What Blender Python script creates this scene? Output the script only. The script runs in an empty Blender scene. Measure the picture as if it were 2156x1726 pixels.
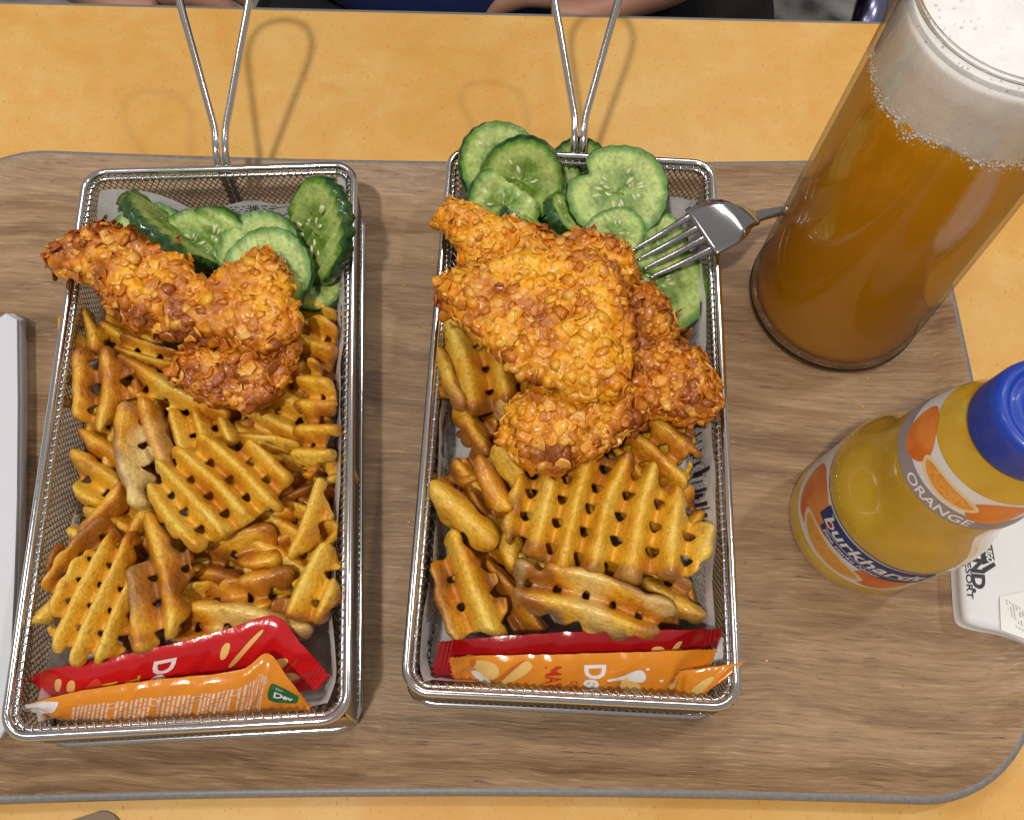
import bpy, bmesh, math, random
import numpy as np
from mathutils import Matrix, Vector

# ------------------------------------------------------------------ scene, camera, light (1 unit = 1 cm)
sc = bpy.context.scene
sc.unit_settings.system = 'METRIC'
sc.unit_settings.scale_length = 0.01
C = sc.collection
FPX, TH, ROLL, CH = 2006.72, 0.40932834, 0.0614857, 34.32838   # focal (px of a 2156 px wide frame), tilt from nadir, roll, height
_r = np.array([1., 0, 0]); _w = np.array([0, math.sin(TH), -math.cos(TH)]); _u = np.array([0, math.cos(TH), math.sin(TH)])
CR = math.cos(ROLL)*_r + math.sin(ROLL)*_u
CU = math.cos(ROLL)*_u - math.sin(ROLL)*_r
CW = _w
cam = bpy.data.cameras.new('camera'); co = bpy.data.objects.new('camera', cam); C.objects.link(co)
cam.sensor_fit = 'HORIZONTAL'; cam.sensor_width = 36; cam.lens = 36*FPX/2156
cam.clip_start = 1; cam.clip_end = 3000
co.matrix_world = Matrix(((CR[0], CU[0], -CW[0], 0), (CR[1], CU[1], -CW[1], 0), (CR[2], CU[2], -CW[2], CH), (0, 0, 0, 1)))
sc.camera = co

world = bpy.data.worlds.new('World'); sc.world = world; world.use_nodes = True
bg = world.node_tree.nodes['Background']
bg.inputs[0].default_value = (1.0, 0.93, 0.85, 1); bg.inputs[1].default_value = 0.30

def lamp(name, loc, target, sx, sy, power, col=(1, .93, .84)):
    l = bpy.data.lights.new(name, 'AREA'); l.shape = 'RECTANGLE'; l.size = sx; l.size_y = sy; l.energy = power; l.color = col
    o = bpy.data.objects.new(name, l); C.objects.link(o); o.location = loc
    o.rotation_euler = (Vector(target)-Vector(loc)).to_track_quat('-Z', 'Y').to_euler()
    return o
lamp('ceiling_lamp', (-33, -58, 192), (0, 14, 0), 9, 9, 240000)
lamp('ceiling_lamp', (101, 60, 194), (0, 14, 0), 10, 10, 80000)
lamp('ceiling_lamp', (10, 130, 190), (0, 14, 0), 90, 14, 90000, (1, .96, .92))
lamp('ceiling_lamp', (-120, 40, 190), (0, 14, 0), 14, 90, 60000, (.9, .93, 1))  # extra strip lamp, added for glints on the chrome
sc.view_settings.view_transform = 'Standard'; sc.view_settings.look = 'None'
sc.view_settings.exposure = -.17; sc.view_settings.gamma = 1
sc.render.engine = 'CYCLES'
sc.cycles.use_denoising = True
sc.cycles.max_bounces = 14; sc.cycles.transmission_bounces = 12; sc.cycles.transparent_max_bounces = 12
sc.cycles.caustics_reflective = False; sc.cycles.caustics_refractive = True
sc.cycles.sample_clamp_indirect = 6

# ------------------------------------------------------------------ pixel -> place (photograph pixels, 2560 wide)
KPX = 1.18738
O3 = np.array([0, 0, CH])
def ray(s):
    x, y = s[0]/KPX, s[1]/KPX
    return CW + CR*(x-1078)/FPX - CU*(y-863)/FPX
def at(s, z):
    d = ray(s); return O3 + d*((z-CH)/d[2])
def at_plane(s, c, gx, gy):
    d = ray(s)
    t = (c[2]-O3[2]+gx*(O3[0]-c[0])+gy*(O3[1]-c[1]))/(d[2]-gx*d[0]-gy*d[1])
    return O3+d*t
CROP = {1: (0, 0, 2.3956), 2: (0, 680, 2.3956), 3: (0, 1330, 2.3956), 4: (880, 0, 2.3956), 5: (1000, 480, 2.3956), 6: (1000, 1330, 2.3956),
        7: (1660, 0, 2.3956), 8: (1660, 680, 2.3956), 9: (1040, 1100, 2.695), 10: (1940, 1160, 3.477), 0: (0, 0, 1), 'd': (0, 0, 1/KPX)}
def px(k, p):
    a, b, s = CROP[k]; return (a+p[0]/s, b+p[1]/s)
def pxs(k, pts): return [px(k, p) for p in pts]

# ------------------------------------------------------------------ objects
def tag(o, label=None, cat=None, group=None, kind=None):
    if label: o['label'] = label
    if cat: o['category'] = cat
    if group: o['group'] = group
    if kind: o['kind'] = kind
    return o
def thing(name, loc, label, cat, group=None):
    o = bpy.data.objects.new(name, None); C.objects.link(o); o.location = loc; o.empty_display_size = .5
    return tag(o, label, cat, group)
def wloc(o):
    v = Vector((0, 0, 0))
    while o is not None:
        v += o.location; o = o.parent
    return v
def mesh(name, V, F, mats, smooth=True, col=None, midx=None):
    me = bpy.data.meshes.new(name)
    V = np.asarray(V, float)
    if isinstance(F, np.ndarray):
        n = F.shape[1]
        me.vertices.add(len(V)); me.vertices.foreach_set('co', V.ravel())
        me.loops.add(F.size); me.loops.foreach_set('vertex_index', F.ravel().astype(np.int32))
        me.polygons.add(len(F)); me.polygons.foreach_set('loop_start', np.arange(0, F.size, n, dtype=np.int32))
        me.polygons.foreach_set('loop_total', np.full(len(F), n, dtype=np.int32))
    else:
        me.from_pydata(V.tolist(), [], F)
    if not isinstance(mats, (list, tuple)): mats = [mats]
    for m in mats: me.materials.append(m)
    me.update(calc_edges=True)
    if midx is not None: me.polygons.foreach_set('material_index', np.asarray(midx, np.int32))
    me.polygons.foreach_set('use_smooth', np.full(len(me.polygons), smooth))
    if col is not None:
        a = me.attributes.new('Col', 'FLOAT_COLOR', 'POINT')
        c = np.ones((len(V), 4), np.float32); c[:, :3] = col; a.data.foreach_set('color', c.ravel())
    me.validate()
    return me
def obj(name, V, F, mats, parent=None, smooth=True, col=None, midx=None, kind=None):
    V = np.asarray(V, float)
    if parent is not None: V = V-np.array(wloc(parent))
    o = bpy.data.objects.new(name, mesh(name, V, F, mats, smooth, col, midx)); C.objects.link(o)
    if parent is not None: o.parent = parent
    if kind: o['kind'] = kind
    return o
class MB:
    def __init__(s): s.V = []; s.F = []; s.M = []; s.n = 0
    def add(s, V, F, m=0):
        V = np.asarray(V, float); s.V.append(V); s.F += [tuple(int(i)+s.n for i in f) for f in F]; s.M += [m]*len(F); s.n += len(V)
    def build(s, name, mats, parent=None, smooth=True, kind=None):
        return obj(name, np.concatenate(s.V), s.F, mats, parent, smooth, None, s.M, kind)
def frames(P, closed):
    P = np.asarray(P, float); n = len(P)
    T = (np.roll(P, -1, 0)-np.roll(P, 1, 0)) if closed else np.gradient(P, axis=0)
    T /= np.linalg.norm(T, axis=1)[:, None]+1e-12
    a = np.array([0, 0, 1.]) if abs(T[0][2]) < .9 else np.array([1., 0, 0])
    N = []; v = a-T[0]*(a@T[0]); v /= np.linalg.norm(v)
    for i in range(n):
        v = v-T[i]*(v@T[i]); v /= np.linalg.norm(v)+1e-12; N.append(v.copy())
    N = np.array(N); return T, N, np.cross(T, N)
def tube(P, r, closed=False, k=10, flat=1.0):
    P = np.asarray(P, float); n = len(P); T, N, B = frames(P, closed)
    r = np.broadcast_to(np.asarray(r, float), (n,))
    a = np.linspace(0, 2*np.pi, k, endpoint=False)
    V = (P[:, None]+r[:, None, None]*(np.cos(a)[None, :, None]*N[:, None]*flat+np.sin(a)[None, :, None]*B[:, None])).reshape(-1, 3)
    F = []
    for i in range(n if closed else n-1):
        j = (i+1) % n
        for q in range(k): F.append((i*k+q, i*k+(q+1) % k, j*k+(q+1) % k, j*k+q))
    if not closed: F.append(tuple(range(k))[::-1]); F.append(tuple((n-1)*k+q for q in range(k)))
    return V, F
def lathe(prof, cx, cy, k=96, closed=False, cap0=False, cap1=False):
    a = np.linspace(0, 2*np.pi, k, endpoint=False); n = len(prof)
    V = np.array([[cx+r*math.cos(t), cy+r*math.sin(t), z] for r, z in prof for t in a]); F = []
    for i in range(n if closed else n-1):
        j = (i+1) % n
        for q in range(k): F.append((i*k+q, i*k+(q+1) % k, j*k+(q+1) % k, j*k+q))
    if cap0: F.append(tuple(range(k))[::-1])
    if cap1: F.append(tuple((n-1)*k+q for q in range(k)))
    return V, F
def crom(P, n):
    P = np.asarray(P, float); Q = np.vstack([2*P[0]-P[1], P, 2*P[-1]-P[-2]]); m = len(P)-1
    d = np.concatenate([[0], np.cumsum(np.linalg.norm(np.diff(P, axis=0), axis=1))]); t = np.interp(np.linspace(0, d[-1], n), d, np.arange(m+1))
    out = []
    for x in t:
        i = min(int(x), m-1); f = x-i; a, b, c, e = Q[i], Q[i+1], Q[i+2], Q[i+3]
        out.append(.5*(2*b+(c-a)*f+(2*a-5*b+4*c-e)*f*f+(3*b-3*c+e-a)*f**3))
    return np.array(out)
def rrect(W, L, rad, n=8):
    pts = []
    for cx, cy, a0 in ((W/2-rad, L/2-rad, 0), (-W/2+rad, L/2-rad, 90), (-W/2+rad, -L/2+rad, 180), (W/2-rad, -L/2+rad, 270)):
        for i in range(n+1):
            a = math.radians(a0+90*i/n); pts.append((cx+rad*math.cos(a), cy+rad*math.sin(a)))
    return np.array(pts)

# ------------------------------------------------------------------ noise, implicit surfaces
def vnoise(P, seed):
    P = np.asarray(P, float); i = np.floor(P).astype(np.int64); f = P-i; f = f*f*(3-2*f); d = P.shape[1]; out = 0
    for c in range(1 << d):
        off = np.array([(c >> k) & 1 for k in range(d)]); q = i+off
        h = (q*np.array([374761393, 668265263, 2147483647][:d])).sum(1)+seed*144665
        h = (h ^ (h >> 13))*1274126177; h = (h ^ (h >> 16)) & 0xffff
        out = out+h/65535.*np.prod(np.where(off, f, 1-f), axis=1)
    return out*2-1
def fbm(P, seed, o=3):
    return sum(vnoise(np.asarray(P)*2**k+7.3*k, seed+k)/2**k for k in range(o))
def worley(P, seed):
    i = np.floor(P).astype(np.int64); best = np.full(len(P), 9.)
    for c in range(27):
        q = i+np.array([c % 3-1, c//3 % 3-1, c//9-1]); pt = []
        for k in range(3):
            h = (q*np.array([73856093, 19349663, 83492791])).sum(1)+seed*2654435+k*977
            h = (h ^ (h >> 13))*1274126177; pt.append(((h ^ (h >> 16)) & 0xffff)/65535.)
        best = np.minimum(best, ((q+np.stack(pt, 1)-P)**2).sum(1))
    return np.sqrt(best)
def snets(f, o, h):
    """surface of f = 0 on a grid, as quads"""
    n = f.shape; s = f < 0; cn = tuple(k-1 for k in n)
    cs = np.zeros(cn+(3,)); ct = np.zeros(cn); edges = []
    for ax in range(3):
        lo = [slice(None)]*3; hi = [slice(None)]*3; lo[ax] = slice(0, -1); hi[ax] = slice(1, None)
        f0, f1 = f[tuple(lo)], f[tuple(hi)]; s0, s1 = s[tuple(lo)], s[tuple(hi)]; cr = s0 != s1
        t = np.where(cr, f0/np.where(cr, f0-f1, 1), 0)
        pos = np.stack(np.meshgrid(*[np.arange(k) for k in cr.shape], indexing='ij'), -1).astype(float); pos[..., ax] += t
        pos *= cr[..., None]; edges.append((cr, s0)); oth = [b for b in range(3) if b != ax]
        for d1 in (0, 1):
            for d2 in (0, 1):
                sl = [slice(None)]*3; sl[oth[0]] = slice(d1, d1+cn[oth[0]]); sl[oth[1]] = slice(d2, d2+cn[oth[1]])
                cs += pos[tuple(sl)]; ct += cr[tuple(sl)]
    act = ct > 0; idx = np.full(cn, -1, np.int64); idx[act] = np.arange(act.sum())
    V = cs[act]/ct[act][:, None]*h+np.asarray(o); Fs = []
    for ax in range(3):
        cr, s0 = edges[ax]; b, c = [(1, 2), (2, 0), (0, 1)][ax]
        m = cr.copy()
        for q in (b, c):
            e = [slice(None)]*3; e[q] = 0; m[tuple(e)] = False; e[q] = n[q]-1; m[tuple(e)] = False
        I = np.argwhere(m); fl = s0[m]
        eb = np.zeros(3, int); eb[b] = 1; ec = np.zeros(3, int); ec[c] = 1
        g = lambda J: idx[J[:, 0], J[:, 1], J[:, 2]]
        Q = np.stack([g(I-eb-ec), g(I-ec), g(I), g(I-eb)], 1)
        Q[~fl] = Q[~fl][:, ::-1]; Fs.append(Q)
    return V, np.concatenate(Fs)
def normals(V, F):
    a = np.cross(V[F[:, 2]]-V[F[:, 0]], V[F[:, 3]]-V[F[:, 1]]); N = np.zeros_like(V)
    for k in range(4): np.add.at(N, F[:, k], a)
    return N/(np.linalg.norm(N, axis=1)[:, None]+1e-12)
def relax(V, F, it=1, lam=.5):
    E = np.concatenate([F[:, [0, 1]], F[:, [1, 2]], F[:, [2, 3]], F[:, [3, 0]]]); E = np.concatenate([E, E[:, ::-1]])
    cnt = np.bincount(E[:, 0], minlength=len(V))
    for _ in range(it):
        S = np.stack([np.bincount(E[:, 0], V[E[:, 1], k], len(V)) for k in range(3)], 1)/np.maximum(cnt, 1)[:, None]
        V = V*(1-lam)+S*lam
    return V
def chaikin(P, it=2):
    P = np.asarray(P, float)
    for _ in range(it):
        Q = np.roll(P, -1, 0); P = np.stack([.75*P+.25*Q, .25*P+.75*Q], 1).reshape(-1, P.shape[1])
    return P
def sdf_poly(X, Y, P):
    """signed distance to closed polygon, negative inside"""
    d = np.full(X.shape, 1e9); ins = np.zeros(X.shape, bool); Q = np.roll(P, -1, 0)
    for (ax, ay), (bx, by) in zip(P, Q):
        ex, ey = bx-ax, by-ay; t = np.clip(((X-ax)*ex+(Y-ay)*ey)/(ex*ex+ey*ey+1e-12), 0, 1)
        d = np.minimum(d, (X-ax-t*ex)**2+(Y-ay-t*ey)**2)
        c = ((ay > Y) != (by > Y)) & (X < (bx-ax)*(Y-ay)/(by-ay+1e-15)+ax); ins ^= c
    d = np.sqrt(d); return np.where(ins, -d, d)
def smax(a, b, k):
    h = np.maximum(k-np.abs(a-b), 0)/k; return np.maximum(a, b)+h*h*k*.25
def lerp(a, b, t): return np.asarray(a)*(1-t)+np.asarray(b)*t
def sstep(a, b, x):
    t = np.clip((x-a)/(b-a), 0, 1); return t*t*(3-2*t)

# ------------------------------------------------------------------ materials
def mat(name, col=(.8, .8, .8), rough=.5, metal=0, **kw):
    m = bpy.data.materials.new(name); m.use_nodes = True; b = m.node_tree.nodes['Principled BSDF']
    b.inputs['Base Color'].default_value = (*col, 1); b.inputs['Roughness'].default_value = rough; b.inputs['Metallic'].default_value = metal
    for k, v in kw.items(): b.inputs[k.replace('_', ' ')].default_value = v
    return m
class NT:
    def __init__(s, m): s.t = m.node_tree; s.b = s.t.nodes['Principled BSDF']
    def n(s, typ, **kw):
        nd = s.t.nodes.new(typ)
        for k, v in kw.items():
            if k.startswith('i_'): nd.inputs[k[2:].replace('_', ' ')].default_value = v
            else: setattr(nd, k, v)
        return nd
    def l(s, a, b): s.t.links.new(a, b)
    def coords(s, scale=(1, 1, 1), rot=0, obj=True):
        tc = s.n('ShaderNodeTexCoord'); mp = s.n('ShaderNodeMapping'); mp.inputs['Scale'].default_value = scale; mp.inputs['Rotation'].default_value = (0, 0, rot)
        s.l(tc.outputs['Object'], mp.inputs['Vector']); return mp.outputs['Vector']
    def noise(s, vec, scale, detail=3, rough=.5, dist=0):
        nd = s.n('ShaderNodeTexNoise', i_Scale=scale, i_Detail=detail, i_Roughness=rough, i_Distortion=dist); s.l(vec, nd.inputs['Vector']); return nd.outputs['Fac']
    def ramp(s, fac, stops):
        nd = s.n('ShaderNodeValToRGB'); e = nd.color_ramp.elements
        while len(e) > 1: e.remove(e[-1])
        e[0].position = stops[0][0]; e[0].color = (*stops[0][1], 1)
        for p, c in stops[1:]:
            q = e.new(p); q.color = (*c, 1)
        s.l(fac, nd.inputs['Fac']); return nd.outputs['Color']
    def mix(s, fac, a, b, mode='MIX'):
        nd = s.n('ShaderNodeMix', data_type='RGBA', blend_type=mode)
        for v, i in ((fac, 0), (a, 6), (b, 7)):
            if hasattr(v, 'links') or hasattr(v, 'is_linked'): s.l(v, nd.inputs[i])
            else: nd.inputs[i].default_value = v if i == 0 else (*v, 1)
        return nd.outputs[2]
    def bump(s, h, strength=.3, dist=.05, prev=None):
        nd = s.n('ShaderNodeBump', i_Strength=strength, i_Distance=dist); s.l(h, nd.inputs['Height'])
        if prev is not None: s.l(prev, nd.inputs['Normal'])
        s.l(nd.outputs['Normal'], s.b.inputs['Normal']); return nd.outputs['Normal']

chrome = mat('chrome', (.72, .72, .73), .13, 1)
q = NT(chrome); q.bump(q.noise(q.coords(), 3, 3), .05, .05)
wire_m = mat('wire', (.55, .53, .5), .25, 1)
steel = mat('steel', (.48, .48, .5), .14, 1)
q = NT(steel); q.bump(q.noise(q.coords((1, 6, 1)), 4, 4), .04, .03)

wood = mat('tray_wood', rough=.5)
q = NT(wood); v = q.coords((.13, 1.5, 1), -.055); v2 = q.coords((.34, 5.4, 1), -.055); v3 = q.coords((1, 1, 1), -.055)
wob = q.n('ShaderNodeTexNoise', i_Scale=.16, i_Detail=2); q.l(v3, wob.inputs['Vector'])
add = q.n('ShaderNodeVectorMath', operation='MULTIPLY_ADD'); q.l(wob.outputs['Color'], add.inputs[0]); add.inputs[1].default_value = (0, 3.2, 0); q.l(v, add.inputs[2])
add2 = q.n('ShaderNodeVectorMath', operation='MULTIPLY_ADD'); q.l(wob.outputs['Color'], add2.inputs[0]); add2.inputs[1].default_value = (0, 3.6, 0); q.l(v2, add2.inputs[2])
big = q.noise(add.outputs[0], .55, 5, .62, .6); fine = q.noise(add2.outputs[0], 1.35, 8, .78, .25); pore = q.noise(add2.outputs[0], 2.5, 4, .62, .3)
c = q.ramp(big, [(.27, (.17, .095, .044)), (.43, (.31, .188, .094)), (.56, (.405, .262, .142)), (.74, (.49, .335, .19))])
c = q.mix(.7, c, q.ramp(fine, [(.3, (.3, .24, .19)), (.47, (.78, .74, .7)), (.6, (1.0, .99, .97)), (.75, (1.15, 1.12, 1.1))]), 'MULTIPLY')
c = q.mix(q.ramp(pore, [(.56, (0, 0, 0)), (.72, (.5, .5, .5))]), c, (.66, .48, .29))  # light flecks: highlights of the embossed grain, painted into the colour
c = q.mix(q.ramp(pore, [(.3, (.75, .75, .75)), (.4, (0, 0, 0))]), c, (.075, .042, .024))
q.l(c, q.b.inputs['Base Color']); q.bump(pore, .5, .06)
q.b.inputs['Roughness'].default_value = .42
tray_edge = mat('tray_edge', (.21, .2, .2), .45)
q = NT(tray_edge); q.l(q.ramp(q.noise(q.coords(), 6, 5, .7), [(.35, (.17, .165, .17)), (.6, (.22, .215, .22)), (.8, (.3, .3, .3))]), q.b.inputs['Base Color'])

lam = mat('table_laminate', rough=.38)
q = NT(lam); v = q.coords(rot=-.05)
c = q.ramp(q.noise(v, .22, 5, .6, .7), [(.3, (.7, .37, .075)), (.5, (.75, .44, .12)), (.7, (.78, .5, .17))])
c = q.mix(q.ramp(q.noise(v, .9, 4, .6), [(.45, (0, 0, 0)), (.72, (.5, .5, .5))]), c, (.76, .34, .06))
sp = q.noise(q.coords((1.4, .8, 1), .5), 6.0, 2, .5); c = q.mix(q.ramp(sp, [(.63, (0, 0, 0)), (.71, (.55, .55, .55))]), c, (.48, .2, .04))
q.l(c, q.b.inputs['Base Color']); q.bump(q.noise(v, 9, 2), .06, .02)
band = mat('grey_band', (.2, .195, .19), .4)

def colmat(name, rough, sss=0, rad=(.5, .25, .1), bump=.2, bscale=14, bdist=.03, var=.12, coat=0, vscale=9, sscale=.25):
    m = mat(name, rough=rough); q = NT(m)
    a = q.n('ShaderNodeAttribute', attribute_name='Col'); v = q.coords()
    n = q.noise(v, vscale, 4, .65)
    c = q.mix(1.0, a.outputs['Color'], q.ramp(n, [(.3, (1-var*2,)*3), (.5, (1, 1, 1)), (.72, (1+var, 1+var, 1+var*.8))]), 'MULTIPLY')
    q.l(c, q.b.inputs['Base Color']); q.bump(q.noise(v, bscale, 4, .65), bump, bdist)
    b = q.b.inputs
    b['Subsurface Weight'].default_value = sss; b['Subsurface Radius'].default_value = rad; b['Subsurface Scale'].default_value = sscale
    b['Coat Weight'].default_value = coat; b['Coat Roughness'].default_value = .2
    return m
fry_m = colmat('fried_potato', .33, .2, (.8, .45, .12), .8, 8, .07, .14, .4, 8, .18)
crust_m = colmat('fried_crust', .33, .08, (.7, .4, .1), .5, 9, .06, .2, .35, 6, .12)
flake_mats = []
for nm, cc in (('flake_pale', (.88, .43, .06)), ('flake_gold', (.86, .34, .018)), ('flake_amber', (.66, .21, .01)), ('flake_dark', (.42, .11, .012)), ('flake_yellow', (.95, .46, .025))):
    m = mat(nm, cc, .33, Subsurface_Weight=.2, Subsurface_Radius=(.7, .4, .1), Subsurface_Scale=.1, Coat_Weight=.5, Coat_Roughness=.2)
    q = NT(m); v = q.coords(); n = q.noise(v, 7, 3)
    q.l(q.mix(1.0, cc, q.ramp(n, [(.3, (.55, .5, .45)), (.55, (1, 1, 1)), (.75, (1.2, 1.2, 1.25))]), 'MULTIPLY'), q.b.inputs['Base Color']); q.bump(q.noise(v, 16, 3), .35, .03)
    flake_mats.append(m)
cuc_m = colmat('cucumber_flesh', .36, .4, (.5, .7, .25), .3, 7, .04, .2, .3, 6)
skin_m = mat('cucumber_skin', (.02, .075, .016), .28, Coat_Weight=.4)
q = NT(skin_m); q.l(q.ramp(q.noise(q.coords(), 4, 4), [(.35, (.008, .04, .01)), (.6, (.025, .095, .018)), (.75, (.07, .17, .035))]), q.b.inputs['Base Color'])
seed_m = mat('cucumber_seed', (.62, .68, .36), .25, Subsurface_Weight=.4, Subsurface_Radius=(.5, .6, .3), Subsurface_Scale=.2, Coat_Weight=.4)
paper_m = mat('liner_paper', (.7, .69, .67), .55)
q = NT(paper_m); q.l(q.ramp(q.noise(q.coords(), 1.2, 4), [(.3, (.6, .6, .59)), (.6, (.78, .775, .76))]), q.b.inputs['Base Color']); q.bump(q.noise(q.coords(), 2.5, 3), .25, .1)
ink_m = mat('ink', (.03, .03, .032), .6)
inkgrey_m = mat('ink_grey', (.2, .2, .2), .6)
white_m = mat('white_paper', (.64, .67, .72), .5)
q = NT(white_m); q.bump(q.noise(q.coords(), 3, 3), .06, .05)
def foil(name, cc, rough=.2):
    m = mat(name, cc, rough, Coat_Weight=.6, Coat_Roughness=.12); q = NT(m); q.bump(q.noise(q.coords((1, 1, 1)), 2.2, 4, .6), .3, .08); return m
red_f = foil('red_foil', (.55, .008, .012)); org_f = foil('orange_foil', (.72, .24, .012)); wht_f = foil('white_print', (.8, .78, .78)); yel_f = foil('yellow_print', (.8, .42, .02))
grn_f = foil('green_print', (.006, .12, .035)); fry_f = foil('fry_print', (.78, .5, .16)); fryd_f = foil('fry_print_dark', (.55, .14, .02)); redt_f = foil('red_print', (.5, .03, .01)); pink_f = foil('pale_print', (.74, .56, .46)); tom_f = foil('tomato_print', (.62, .07, .03)); leaf_f = foil('leaf_print', (.06, .2, .03))
shade_red_f = foil('shaded_red_foil', (.34, .004, .008))  # the red foil again, with shade put into its colour

# ------------------------------------------------------------------ lettering
_tc = {}
def text_mesh(s, size, shear=0, bold=0):
    key = (s, size, shear, bold)
    if key in _tc: return _tc[key]
    cu = bpy.data.curves.new('lettering', 'FONT'); cu.body = s; cu.size = size; cu.shear = shear; cu.offset = bold; cu.fill_mode = 'FRONT'; cu.resolution_u = 3
    o = bpy.data.objects.new('lettering', cu); C.objects.link(o)
    dg = bpy.context.evaluated_depsgraph_get(); me = bpy.data.meshes.new_from_object(o.evaluated_get(dg))
    bm = bmesh.new(); bm.from_mesh(me); bmesh.ops.triangulate(bm, faces=bm.faces[:]); V = np.array([v.co[:] for v in bm.verts]).reshape(-1, 3); F = [tuple(v.index for v in f.verts) for f in bm.faces]
    bm.free(); bpy.data.objects.remove(o); bpy.data.curves.remove(cu); bpy.data.meshes.remove(me)
    _tc[key] = (V[:, :2], F); return _tc[key]
def place2(V, pos, ang=0, sx=1, sy=1, centre=False):
    V = V*[sx, sy]
    if centre: V = V-(V.max(0)+V.min(0))/2
    c, s = math.cos(ang), math.sin(ang); return V@np.array([[c, s], [-s, c]])+np.asarray(pos)
def blob2(pts, rings=4):
    """filled outline as rings towards its centre: bends with the surface it is laid on"""
    P = chaikin(pts, 2); c = P.mean(0); n = len(P); V = [c+(P-c)*(1-k/rings) for k in range(rings)]; V = np.concatenate(V+[c[None]]); F = []
    for k in range(rings-1):
        for i in range(n): F.append((k*n+i, k*n+(i+1) % n, (k+1)*n+(i+1) % n, (k+1)*n+i))
    for i in range(n): F.append(((rings-1)*n+i, (rings-1)*n+(i+1) % n, rings*n))
    return V, F
def ell2(cx, cy, a, b, rot=0, n=20):
    t = np.linspace(0, 2*np.pi, n, endpoint=False); return place2(np.c_[a*np.cos(t), b*np.sin(t)], (cx, cy), rot)
def grid2(x0, x1, y0, y1, nx, ny):
    X, Y = np.meshgrid(np.linspace(x0, x1, nx+1), np.linspace(y0, y1, ny+1), indexing='ij'); V = np.c_[X.ravel(), Y.ravel()]
    return V, [(i*(ny+1)+j, (i+1)*(ny+1)+j, (i+1)*(ny+1)+j+1, i*(ny+1)+j+1) for i in range(nx) for j in range(ny)]

# ------------------------------------------------------------------ the setting: floor, table, tray
def box(x0, x1, y0, y1, z0, z1):
    V = [(x, y, z) for z in (z0, z1) for y in (y0, y1) for x in (x0, x1)]
    return V, [(0, 2, 3, 1), (4, 5, 7, 6), (0, 1, 5, 4), (2, 6, 7, 3), (0, 4, 6, 2), (1, 3, 7, 5)]
floor_m = mat('floor_stone', rough=.35)
q = NT(floor_m); v = q.coords(); c = q.ramp(q.noise(v, .16, 3, .5), [(.35, (.05, .05, .045)), (.46, (.17, .17, .155)), (.62, (.3, .3, .28))]); q.l(c, q.b.inputs['Base Color'])
V, F = grid2(-500, 500, -300, 700, 2, 2); obj('floor', np.c_[V, np.full(len(V), -62.)], F, floor_m, kind='structure', smooth=False)

TZ = -.5
def rot2(P, a):
    c, s = math.cos(a), math.sin(a); return np.asarray(P)@np.array([[c, s], [-s, c]])
TA = .051
back_y = 36.0
table = thing('table', (0, 12, -62), 'yellow laminate table with mottled orange grain and grey rear edge', 'table')
def slab(x0, x1, y0, y1, z0, z1, rad, bev, m, name, parent, ang, org):
    P = rrect(x1-x0, y1-y0, rad, 6); c0 = np.array([(x0+x1)/2, (y0+y1)/2]); n = len(P); V = []
    for ins, z in ((0, z0), (0, z1-bev), (bev*.3, z1-bev*.3), (bev, z1)):
        s = 1-2*ins/np.array([x1-x0, y1-y0]); V.append(np.c_[rot2(P*s+c0, ang)+org, np.full(n, z)])
    V = np.concatenate(V); F = [tuple(range(n))[::-1], tuple(3*n+i for i in range(n))]
    for k in range(3): F += [(k*n+i, k*n+(i+1) % n, (k+1)*n+(i+1) % n, (k+1)*n+i) for i in range(n)]
    return obj(name, V, F, m, parent, smooth=False)
slab(-62, 62, -40, 35.95, TZ-2.6, TZ, 3, .05, lam, 'tabletop', table, TA, (0, 0))
slab(-62.2, 62.2, -40.2, 36.2, TZ-2.5, TZ-.06, 3.2, .12, band, 'edge_band', table, TA, (0, 0))
for lx, ly in ((-52, -32), (52, -32), (-52, 28), (52, 28)):
    p2 = rot2([[lx, ly]], TA)[0]; V, F = tube([(p2[0], p2[1], -62), (p2[0], p2[1], TZ-2.6)], 2.2, k=16); obj('leg', V, F, chrome, table)

tray = thing('serving_tray', (-3.1, 13.4, TZ+.05), 'brown wood grain serving tray with rounded corners and raised grey edge', 'tray')
TRA = .06
def tray_ring(d, z, n=14):
    P = rrect(42.6-2*d, 25.8-2*d, max(4.6-d, .4), n)
    # straight runs get extra points so the long sides can bow a little
    Q = []
    for a, b in zip(P, np.roll(P, -1, 0)):
        k = 16 if np.hypot(*(b-a)) > 2 else 1
        for i in range(k): Q.append(a+(b-a)*i/k)
    Q = np.array(Q); Q[:, 1] -= np.sign(Q[:, 1])*.32*np.clip(1-(Q[:, 0]/17)**2, 0, 1)*(np.abs(Q[:, 1]) > 8)
    return np.c_[rot2(Q, TRA)+[-3.1, 13.4], np.full(len(Q), z)]
prof = [(9.0, 0), (4.5, 0), (2.4, 0), (1.7, .03), (1.2, .14), (.75, .36), (.35, .6), (.08, .74)]
R = [tray_ring(d, z) for d, z in prof]; n = len(R[0]); V = np.concatenate(R); F = []
for k in range(len(R)-1): F += [(k*n+i, (k+1)*n+i, (k+1)*n+(i+1) % n, k*n+(i+1) % n) for i in range(n)]
F.append(tuple(range(n)))
obj('tray_surface', V, F, wood, tray)
eprof = [(.08, .74), (.0, .76), (-.12, .68), (-.17, .52), (-.05, .4), (1.0, -.1), (1.8, TZ+.06), (6, TZ+.05)]
R = [tray_ring(d, z) for d, z in eprof]; V = np.concatenate(R); F = []
for k in range(len(R)-1): F += [(k*n+i, k*n+(i+1) % n, (k+1)*n+(i+1) % n, (k+1)*n+i) for i in range(n)]
F = [f[::-1] for f in F]
F.append(tuple((len(R)-1)*n+i for i in range(n)))
obj('tray_rim', V, F, tray_edge, tray)

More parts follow.
